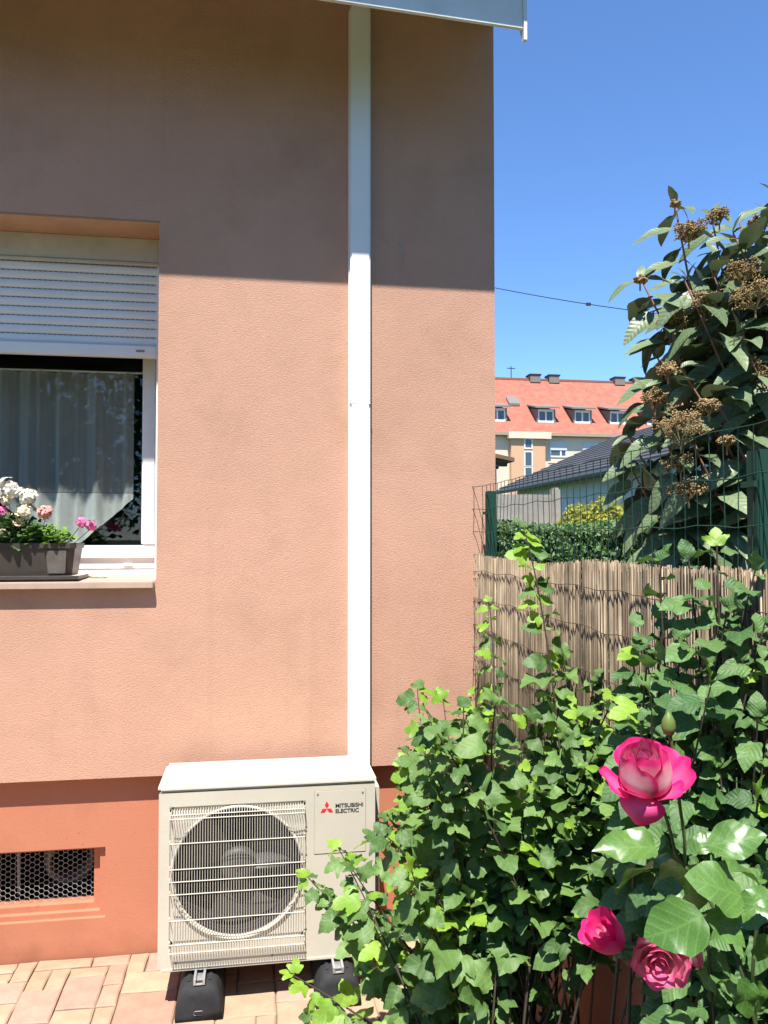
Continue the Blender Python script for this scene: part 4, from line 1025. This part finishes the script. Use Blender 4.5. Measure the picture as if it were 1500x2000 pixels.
sb_.build('stem', M_stem, rose, smooth=True, fixn=False)
def img_leaf(bx, by, tx, ty, d, wide=1.0, tilt=.5, dz=0):
    a = atd(bx, by, d); b_ = atd(tx, ty, d+dz); dr = b_-a; sz = dr.length
    M = leafM(a, dr, (-CFWD*tilt + UP*(1-tilt) + SUNV*.25 + rv(.12)), sz)
    va = random.choice(S_rose); link('leaflet', va[1], rose, M @ Matrix.Diagonal((wide, 1, 1, 1)))
for e in [(1281,1656,1172,1648,.90,.75,.45,-.02),(1275,1695,1182,1713,.93,.75,.05,.05),(1306,1680,1264,1668,.94,1.1,.1,.02),(1383,1652,1498,1627,.88,.85,.5,-.02),(1359,1664,1391,1620,.92,.95,.5,0),(1449,1752,1363,1716,.86,1.1,.55,-.02),
  (1372,1787,1276,1846,.84,1.15,.75,-.02),(1378,1790,1468,1833,.86,.95,.5,-.02),(1496,1758,1424,1803,.86,1.0,.5,0),(1510,1762,1466,1736,.83,1.1,.5,0),(1482,1824,1503,1888,.85,1.0,.6,0),(1448,1912,1470,1996,.86,.8,.6,0),(1470,1920,1505,1978,.88,.9,.6,0),
  (1416,1920,1466,1958,.9,.7,.5,0),(1336,1740,1280,1731,.96,1.0,.5,0),(1395,1870,1440,1900,.93,.8,.4,0),(1360,1900,1410,1940,.95,.8,.4,0),(1440,1990,1400,2030,.9,.9,.5,0),(1335,1692,1352,1760,.97,1.0,.0,.05),(1420,1700,1490,1690,.98,.9,.2,.04),(1330,1780,1300,1740,1.0,.9,.3,0),(1350,1990,1290,2010,1.0,.9,.4,0)]:
    img_leaf(*e)

# ------------------------------------------------------------------ geraniums in the window box
random.seed(17)
M_petw = mat('petal_white', (.80, .76, .66), .6, spec=.2); M_petc = mat('petal_cream', (.80, .66, .46), .6, spec=.2)
M_petp = mat('petal_pink', (.72, .18, .40), .6, spec=.2); M_pets = mat('petal_salmon', (.74, .30, .26), .6, spec=.2)
S_ger = leaf_set('leaf', ROUND, ML_ger, 4, fold=.1, droop=.1, wave=.12)
S_moss = leaf_set('leaf', ROUND, ML_moss, 3, fold=.2, droop=.1, wave=.1)
def flower_head(parent, c, rad, mt, n=26):
    rg = random.Random(int(c.x*1e4)); b = MB()
    b.tube([Vector((c.x*.7-.3*.95, .09, 1.67)), c-UP*rad*.5, c], .0016, 5)
    st = b.build('flower_stalk', M_stem, parent, fixn=False)
    b = MB()
    for k in range(n):
        d = Vector((rg.gauss(0,1), rg.gauss(0,1), rg.gauss(.35,.8))).normalized(); p = c + d*rad*rg.uniform(.6,1)
        t1 = d.cross(UP).normalized() if abs(d.z) < .95 else Vector((1,0,0)); t2 = d.cross(t1)
        for q in range(5):
            a = 2*math.pi*q/5 + rg.uniform(-.3,.3); u = t1*math.cos(a)+t2*math.sin(a); w_ = d.cross(u); s = rad*rg.uniform(.36,.52)
            b.add([p, p+u*s*.5+w_*s*.32+d*s*.12, p+u*s*.95+w_*s*.2+d*s*.05, p+u*s*.95-w_*s*.2+d*s*.05, p+u*s*.5-w_*s*.32+d*s*.12], [(0,1,4),(1,2,3,4)])
    return b.build('flower_head', mt, parent, fixn=False)
def geranium(label, x0, x1, n, heads, leaves, sz, ztop):
    t = thing('geranium', label, 'potted plant', ((x0+x1)/2, .085, 1.665), 'plants growing in the window box')
    st = MB(); ls = []
    for k in range(n):
        x = random.uniform(x0, x1); y = random.uniform(-.02, .17); hz = random.uniform(0, 1)
        z = 1.665 + (ztop-1.665)*hz*(1-.5*abs((x-(x0+x1)/2)/((x1-x0)/2))**2)
        p = Vector((x, y, z)); root = Vector(((x0+x1)/2+random.uniform(-.3,.3)*(x1-x0), .085, 1.667))
        st.tube([root, (root+p)/2+Vector((0,0,.01)), p], .0011, 3, caps=False)
        d = (Vector((x-(x0+x1)/2, (y-.085)*1.5-.02, .02)) + rv(.06)).normalized()
        s = sz*random.uniform(.7,1.2); ls.append((random.choice(leaves), leafM(p, d, UP+rv(.5)-CFWD*.35, s), s))
    st.build('stem', M_stem, t, fixn=False)
    spread_leaves(t, ls, None, 120)
    for px, py, r, mt in heads: flower_head(t, aty(px, py, .05), r, mt)
geranium('white and cream geranium with dark leaves in the middle of the window box', -1.14, -.87, 130, [(16,955,.046,M_petw),(36,962,.028,M_petw),(56,972,.038,M_petw),(50,1000,.042,M_petc),(36,1014,.032,M_petc),(88,1003,.034,M_pets),(10,978,.026,M_petc)], S_ger, .040, 1.80)
geranium('light green leafed plant with pink blossom at the end of the window box', -.93, -.775, 190, [(158,1020,.024,M_petp),(177,1027,.025,M_petp)], S_moss, .022, 1.755)
geranium('pink flowered geranium beside the white one, away from the light green plant', -1.4, -1.08, 100, [(2,1003,.027,M_petp),(6,1042,.018,M_petc),(-30,980,.03,M_petp)], S_ger, .040, 1.80)

# ------------------------------------------------------------------ beyond the fence: hedge, shrubs, wall, shed, houses
def foliage(b, boxfn, n, size, seed, nrm_out=None):
    rg = random.Random(seed)
    for k in range(n):
        p, o = boxfn(rg); b.cur = rg.random()
        d = Vector((rg.gauss(0,1), rg.gauss(0,1), rg.gauss(0,1))).normalized(); nn = (o + Vector((rg.gauss(0,.6), rg.gauss(0,.6), rg.gauss(0,.6)))).normalized()
        x = d.cross(nn); x = x.normalized() if x.length > .05 else Vector((1,0,0)); y = nn.cross(x); s = size*rg.uniform(.6,1.3)
        b.add([p-y*s*.6, p+x*s*.32, p+y*s*.6+nn*s*.1, p-x*s*.32], [(0,1,2,3)], uvs=[(0,0),(.3,.5),(0,1),(-.3,.5)])
ML_hedge = leaf_mat('hedge_leaf', (.036, .09, .02), (.09, .18, .034), rough=.5, veins=2, vein_amt=0, trans=.15, bump=0)
ML_gold = leaf_mat('golden_leaf', (.22, .25, .03), (.36, .36, .05), rough=.6, veins=2, vein_amt=0, trans=.3, bump=0)
hd = thing('hedge', 'clipped dark green hedge behind the wire fence', 'hedge', (3, 2.5, 0))
def hedge_pt(rg):
    f = rg.random(); x = rg.uniform(1.15, 5.6)
    bx = .05*math.sin(x*3.1)+.04*math.sin(x*7.7)
    if f < .72:
        z = rg.uniform(.6, 1.80); return Vector((x, 2.05+bx+rg.uniform(-.05,.1)+.03*math.sin(z*9+x*4), z)), Vector((0,-1,.35))
    return Vector((x, rg.uniform(2.03,2.75), 1.79+.02*math.sin(x*5)+rg.uniform(-.05,.03))), Vector((0,-.3,1))
stuff(part('hedge_leaves', ML_hedge, hd, lambda b: foliage(b, hedge_pt, 26000, .030, 4), fixn=False, attrs=True))
boxpart('hedge_core', mat('hedge_wood', (.018,.028,.01), .9), hd, (1.2, 2.14, 0), (5.6, 2.7, 1.74))
for lab, c, r, sd in (('golden yellow-green shrub behind the hedge in front of the grey shed', (3.72, 4.9, 0), (.66,.35,1.02), 1), ('pale golden shrub behind the hedge nearer the leatherleaf viburnum', (4.28, 4.6, 0), (.34,.3,1.0), 2)):
    t = thing('golden_shrub', lab, 'shrub', c)
    def pt(rg):
        d = Vector((rg.gauss(0,1), rg.gauss(0,1), rg.gauss(0,1))).normalized(); k = rg.uniform(.75,1.08); d.z = abs(d.z)
        return Vector((c[0]+d.x*r[0]*k, c[1]+d.y*r[1]*k, 1.05+d.z*r[2]*k + .05*math.sin(d.x*9))), d
    stuff(part('crown', ML_gold, t, lambda b: foliage(b, pt, 15000, .042, sd), fixn=False, attrs=True))
    part('trunk', M_wood, t, lambda b: b.tube([(c[0],c[1],0),(c[0]+.03,c[1],.9)], [.03,.015], 6))
cw = thing('concrete_wall', 'weathered grey concrete panel wall behind the hedge', 'wall', (2.9, 5.3, 0))
for k in range(4):
    x1 = 3.30 - k*1.02
    boxpart('panel', M_conc, cw, (x1-1.0, 5.26, 0), (x1-.001, 5.32, 2.19))
for k in range(5): part('wall_post', M_conc, cw, lambda b: (b.box((3.30-k*1.02, 5.22, 0), (3.30-k*1.02+.10, 5.34, 2.27))), bevel=.02)
# ivy tops on the wall
shed = thing('shed', 'pale grey outbuilding with dark grey tiled pitched roof', 'shed', (7, 10.5, 0))
boxpart('wall', mat('shed_wall', (.60, .64, .67), .85, var=.12), shed, (5.75, 7.0, 0), (10.8, 13.8, 2.74))
def slate_mat():
    m = mat('slate_tile', (.075, .075, .08), .8, var=.35, vscale=7); n = m.node_tree.nodes; l = m.node_tree.links
    tc = n.new('ShaderNodeTexCoord'); br = n.new('ShaderNodeTexBrick'); br.inputs['Scale'].default_value = 1; br.inputs['Brick Width'].default_value = .25; br.inputs['Row Height'].default_value = .2; br.inputs['Mortar Size'].default_value = .02
    mp = n.new('ShaderNodeMapping'); mp.inputs['Rotation'].default_value = (0, 0, R(90)); l.new(tc.outputs['Object'], mp.inputs[0]); l.new(mp.outputs[0], br.inputs['Vector'])
    bp = n.new('ShaderNodeBump'); bp.inputs['Strength'].default_value = .8; bp.inputs['Distance'].default_value = .03; bp.invert = True; l.new(br.outputs['Fac'], bp.inputs['Height']); l.new(bp.outputs[0], n['Principled BSDF'].inputs['Normal']); return m
M_slate = slate_mat()
sr = part('roof', M_slate, shed, lambda b: (b.add([(5.45,6.6,2.72),(5.45,14.1,2.72),(8.24,14.1,3.96),(8.24,6.6,3.96),(5.45,6.6,2.80),(5.45,14.1,2.80),(8.24,14.1,4.04),(8.24,6.6,4.04)], [(0,1,2,3),(4,5,6,7),(0,1,5,4),(1,2,6,5),(3,0,4,7)]),
    b.quad((8.24,6.6,4.04),(8.24,14.1,4.04),(11.1,14.1,2.76),(11.1,6.6,2.76))))
for k in range(14):                               # tile courses, each lapping the one below
    xa = 5.43 + k*.2; za = 2.806 + k*.2*1.24/2.79
    part('tile_course', M_slate, sr, lambda b: b.add([(xa,6.58,za+.028),(xa,14.12,za+.028),(xa+.215,14.12,za+.102),(xa+.215,6.58,za+.102),(xa,6.58,za),(xa,14.12,za)], [(0,1,2,3),(0,1,5,4)]))
part('gutter', mat('gutter_zinc', (.10,.11,.11), .5, metal=.4), shed, lambda b: b.tube([(5.40,6.6,2.74),(5.40,14.1,2.74)], .055, 8))
part('gable', mat('shed_wall2', (.50,.53,.55), .85), shed, lambda b: b.prism([(5.75,2.74),(10.8,2.74),(8.24,3.93)], 'y', 7.0, 13.8))

nh = thing('neighbour_cottage', 'small pale outbuilding with brown tiled roof edge beside the house corner', 'house', (5.8, 22, 0))
boxpart('wall', mat('cottage_wall', (.62, .52, .42), .85), nh, (4.0, 20.9, 0), (7.35, 25, 4.0))
part('roof', mat('cottage_tile', (.20, .12, .08), .85, var=.3), nh, lambda b: b.add([(3.5,20.3,4.9),(7.85,20.3,4.06),(7.85,25.5,4.06),(3.5,25.5,4.9),(3.5,20.3,5.02),(7.85,20.3,4.18),(7.85,25.5,4.18),(3.5,25.5,5.02)], [(0,1,2,3),(4,5,6,7),(0,1,5,4),(1,2,6,5)]))
part('rafter_end', mat('dark_timber', (.05,.035,.025), .8), nh, lambda b: [b.box((6.7, 20.4+k*.9, 3.92), (7.65, 20.55+k*.9, 4.05)) for k in range(5)])
part('drain_pipe', M_dark, nh, lambda b: b.tube([(7.3,20.7,0),(7.3,20.7,3.9)], .09, 8))

# apartment block far behind
BY = 56.0
ab_ = thing('apartment_building', 'long cream apartment building with red tiled roof, dormers and peach stairwell bay', 'building', (25, 60, 0))
M_cream = mat('cream_render', (.74, .57, .43), .9, var=.05, vscale=.5); M_peach = mat('peach_render', (.62, .37, .22), .9, var=.05, vscale=.5)
def tile_red():
    m = mat('red_tile', (.40, .135, .085), .85, color2=(.26, .085, .06), vscale=2.2, detail=12)
    n = m.node_tree.nodes; l = m.node_tree.links
    tc = n.new('ShaderNodeTexCoord'); nz = n.new('ShaderNodeTexNoise'); nz.inputs['Scale'].default_value = 3; nz.inputs['Detail'].default_value = 10
    mp = n.new('ShaderNodeMapping'); mp.inputs['Scale'].default_value = (1,1,3); l.new(tc.outputs['Object'], mp.inputs[0]); l.new(mp.outputs[0], nz.inputs['Vector'])
    bp = n.new('ShaderNodeBump'); bp.inputs['Strength'].default_value = .5; bp.inputs['Distance'].default_value = .15; l.new(nz.outputs[0], bp.inputs['Height']); l.new(bp.outputs[0], n['Principled BSDF'].inputs['Normal'])
    return m
M_red2 = tile_red()
boxpart('wall', M_cream, ab_, (8, BY, 0), (52, BY+12, 9.75))
bay = boxpart('stair_bay', M_peach, ab_, (19.25, BY-.5, 0), (22.0, BY-.001, 9.35))
boxpart('bay_cornice', M_cream, bay, (19.0, BY-.75, 9.351), (22.4, BY-.001, 9.87))
def zroof(y): return 9.85 + (y-(BY-.36))*(15.3-9.85)/6.36
rf = part('roof', M_red2, ab_, lambda b: b.prism([(BY-.36,9.85),(BY+6,15.3),(BY+12.36,9.85),(BY+12.36,9.68),(BY-.36,9.68)], 'x', 7.5, 52.5))
boxpart('eave_gutter', mat('eave_board', (.36,.27,.2), .8), ab_, (7.5, BY-.50, 9.62), (52.5, BY-.361, 9.86))
boxpart('ridge_cap', mat('ridge_tile', (.25,.10,.07), .85), rf, (7.5, BY+5.85, 15.22), (52.5, BY+6.15, 15.40))
M_wing = mat('window_white', (.75,.75,.73), .5); M_far = mat('far_glass', (.06,.08,.09), .12, spec=.6)
M_shade = mat('far_shutter', (.55,.54,.54), .6); M_zinc = mat('zinc', (.17,.16,.14), .7)
def dormer(x):
    y0 = BY+.75; z0 = zroof(y0)+.05; H = 1.05; W = .75
    cheek = [(y0, z0-.05), (y0, z0+H), (y0+2.0, z0+H+.35), (y0+1.6, z0+.9)]
    d = boxpart('dormer', M_zinc, ab_, (x-W+.081, y0+.13, z0-.05), (x+W-.081, y0+.16, z0+H))
    for xa in (x-W-.02, x+W-.08): part('cheek', M_zinc, d, lambda b: b.prism(cheek, 'x', xa, xa+.10))
    part('dormer_roof', M_zinc, d, lambda b: b.add([(x-1.0,y0-.35,z0+H+.02),(x+1.0,y0-.35,z0+H+.02),(x+.9,y0+2.3,z0+H+.62),(x-.9,y0+2.3,z0+H+.62),(x-1.0,y0-.35,z0+H+.14),(x+1.0,y0-.35,z0+H+.14),(x+.9,y0+2.3,z0+H+.74),(x-.9,y0+2.3,z0+H+.74)], [(0,1,2,3),(4,5,6,7),(0,1,5,4),(1,2,6,5),(3,0,4,7)]))
    part('dormer_window', M_wing, d, lambda b: (b.box((x-W+.08,y0+.05,z0-.05),(x+W-.08,y0+.12,z0+.14)), b.box((x-W+.08,y0+.05,z0+.86),(x+W-.08,y0+.12,z0+H)), b.box((x-W+.08,y0+.05,z0+.141),(x-W+.2,y0+.12,z0+.859)), b.box((x+W-.2,y0+.05,z0+.141),(x+W-.08,y0+.12,z0+.859)), b.box((x-.06,y0+.05,z0+.141),(x+.06,y0+.12,z0+.859))))
    for s in (-1, 1): boxpart('pane', M_far, d, (x+s*.06 if s > 0 else x-W+.2, y0+.09, z0+.14), (x+W-.2 if s > 0 else x-.06, y0+.11, z0+.86))
for x in (18.55, 22.55, 25.6, 28.6, 31.8): dormer(x)
def flat_window(x0, x1, z0, z1, shade):
    w_ = part('window', M_wing, ab_, lambda b: (b.box((x0-.12,BY-.06,z0-.12),(x1+.12,BY-.001,z0)), b.box((x0-.12,BY-.06,z0+.001),(x0,BY-.001,z1)), b.box((x1,BY-.06,z0+.001),(x1+.12,BY-.001,z1)), b.box(((x0+x1)/2+.15,BY-.06,z0+.001),((x0+x1)/2+.27,BY-.001,shade))))
    boxpart('pane', M_far, w_, (x0, BY-.04, z0), (x1, BY-.002, shade))
    boxpart('shutter', M_shade, w_, (x0-.1, BY-.10, shade), (x1+.1, BY-.061, z1))
for x in (22.62, 25.35, 28.3, 31.2, 15.6): flat_window(x, x+1.2, 8.12, 9.2, 8.55)
for x in (22.62, 25.35, 28.3, 31.2): flat_window(x, x+1.2, 5.1, 6.4, 5.9)
boxpart('string_course', M_cream, ab_, (22.41, BY-.05, 7.55), (52, BY-.001, 7.63))
for z0, z1 in ((8.66, 9.30), (7.25, 8.30), (6.3, 7.1), (4.9, 6.0)):
    w_ = part('stair_window', M_wing, bay, lambda b: (b.box((20.28,BY-.56,z0-.1),(20.95,BY-.501,z0)), b.box((20.28,BY-.56,z1),(20.95,BY-.501,z1+.1)), b.box((20.28,BY-.56,z0+.001),(20.36,BY-.501,z1-.001)), b.box((20.87,BY-.56,z0+.001),(20.95,BY-.501,z1-.001))))
    w_.name = 'stair_window'
    o = boxpart('stair_pane', M_far, bay, (20.36, BY-.54, z0), (20.87, BY-.502, z1))
for x in (23.5, 25.2, 31.2, 33.0):
    c = boxpart('chimney', mat('chimney_brick', (.20,.17,.15), .9), rf, (x-.55, BY+5.5, 15.0), (x+.35, BY+6.5, 15.60)); boxpart('chimney_cap', M_dark, rf, (x-.62, BY+5.45, 15.601), (x+.42, BY+6.55, 15.72))
for x in (21.4, 34.2): part('antenna', M_dark, rf, lambda b: (b.tube([(x,BY+6,15.2),(x,BY+6,16.4)], .04, 5), b.box((x-.35,BY+5.97,16.2),(x+.35,BY+6.03,16.26))))
def skylight(b):
    y = BY+3.0; z = zroof(y); b.add([(20.1,y-.45,z-.30),(21.0,y-.45,z-.30),(21.0,y+.45,z+.45),(20.1,y+.45,z+.45),(20.1,y-.45,z-.1),(21.0,y-.45,z-.1),(21.0,y+.45,z+.6),(20.1,y+.45,z+.6)], [(4,5,6,7),(0,1,5,4),(1,2,6,5),(2,3,7,6),(3,0,4,7)])
part('skylight', M_zinc, rf, skylight)
part('skylight_pane', M_far, rf, lambda b: b.quad((20.22,BY+2.68,zroof(BY+2.68)+.135),(20.88,BY+2.68,zroof(BY+2.68)+.135),(20.88,BY+3.3,zroof(BY+3.3)+.125),(20.22,BY+3.3,zroof(BY+3.3)+.125)))
# overhead cable with a clamp
A, B_ = atd(900, 549, 20), atd(1420, 628, 17)
oc = thing('overhead_cable', 'thin dark overhead cable crossing the blue sky', 'cable', tuple(A))
part('cable', M_ink, oc, lambda b: b.tube([A.lerp(B_, i/24) - UP*.35*math.sin(math.pi*i/24)*.25 for i in range(25)], .011, 5))
K = A.lerp(B_, .52) - UP*.0875
part('clamp', M_ink, oc, lambda b: b.box((K.x-.05, K.y-.03, K.z-.03), (K.x+.05, K.y+.03, K.z+.03)))

# ------------------------------------------------------------------ the garden behind the camera (seen in the pane; tree row made tall and dense to cut sky light)
def tree(label, c, h, r, n, seed):
    t = thing('garden_tree', label, 'tree', c, 'trees across the garden')
    rg = random.Random(seed)
    part('trunk', M_wood, t, lambda b: (b.tube([c, (c[0]+.1,c[1],h*.45), (c[0]+.15,c[1]+.1,h*.8)], [.16,.12,.05], 8),
        [b.tube([(c[0]+.1,c[1],h*.4+k*.2), (c[0]+rg.uniform(-1,1)*r*.7, c[1]+rg.uniform(-1,1)*r*.7, h*.55+k*.35)], [.06,.02], 5) for k in range(6)]))
    cl = [(Vector((c[0]+rg.gauss(0,.45)*r, c[1]+rg.gauss(0,.4)*r, h*.55+rg.gauss(0,.20)*h)), rg.uniform(.4,.65)*r) for _ in range(18)]
    def pt(g_):
        q, rr = g_.choice(cl); d = Vector((g_.gauss(0,1), g_.gauss(0,1), g_.gauss(0,1))).normalized(); return q + d*rr*g_.uniform(.6,1), d
    stuff(part('crown', ML_hedge, t, lambda b: foliage(b, pt, int(n*2.2), .15, seed), fixn=False, attrs=True))
tree('broad garden tree reflected in the window pane, left of the tallest', (-5.5, -14, 0), 7.0, 2.8, 9000, 3)
tree('tallest garden tree reflected in the window pane', (-.5, -13, 0), 10, 3.2, 9000, 4)
tree('round garden tree across the garden, farthest from the fence', (-12, -13, 0), 7.0, 3.0, 9000, 6)
tree('garden tree across the garden, beyond the fence line', (5.5, -12, 0), 9, 3.0, 9000, 7)
tree('garden tree across the garden, standing past the rose bed', (11, -11, 0), 8.5, 3.0, 9000, 8)
tree('garden tree beside the driveway end of the house', (-15.5, -6, 0), 8, 3.0, 7000, 9)
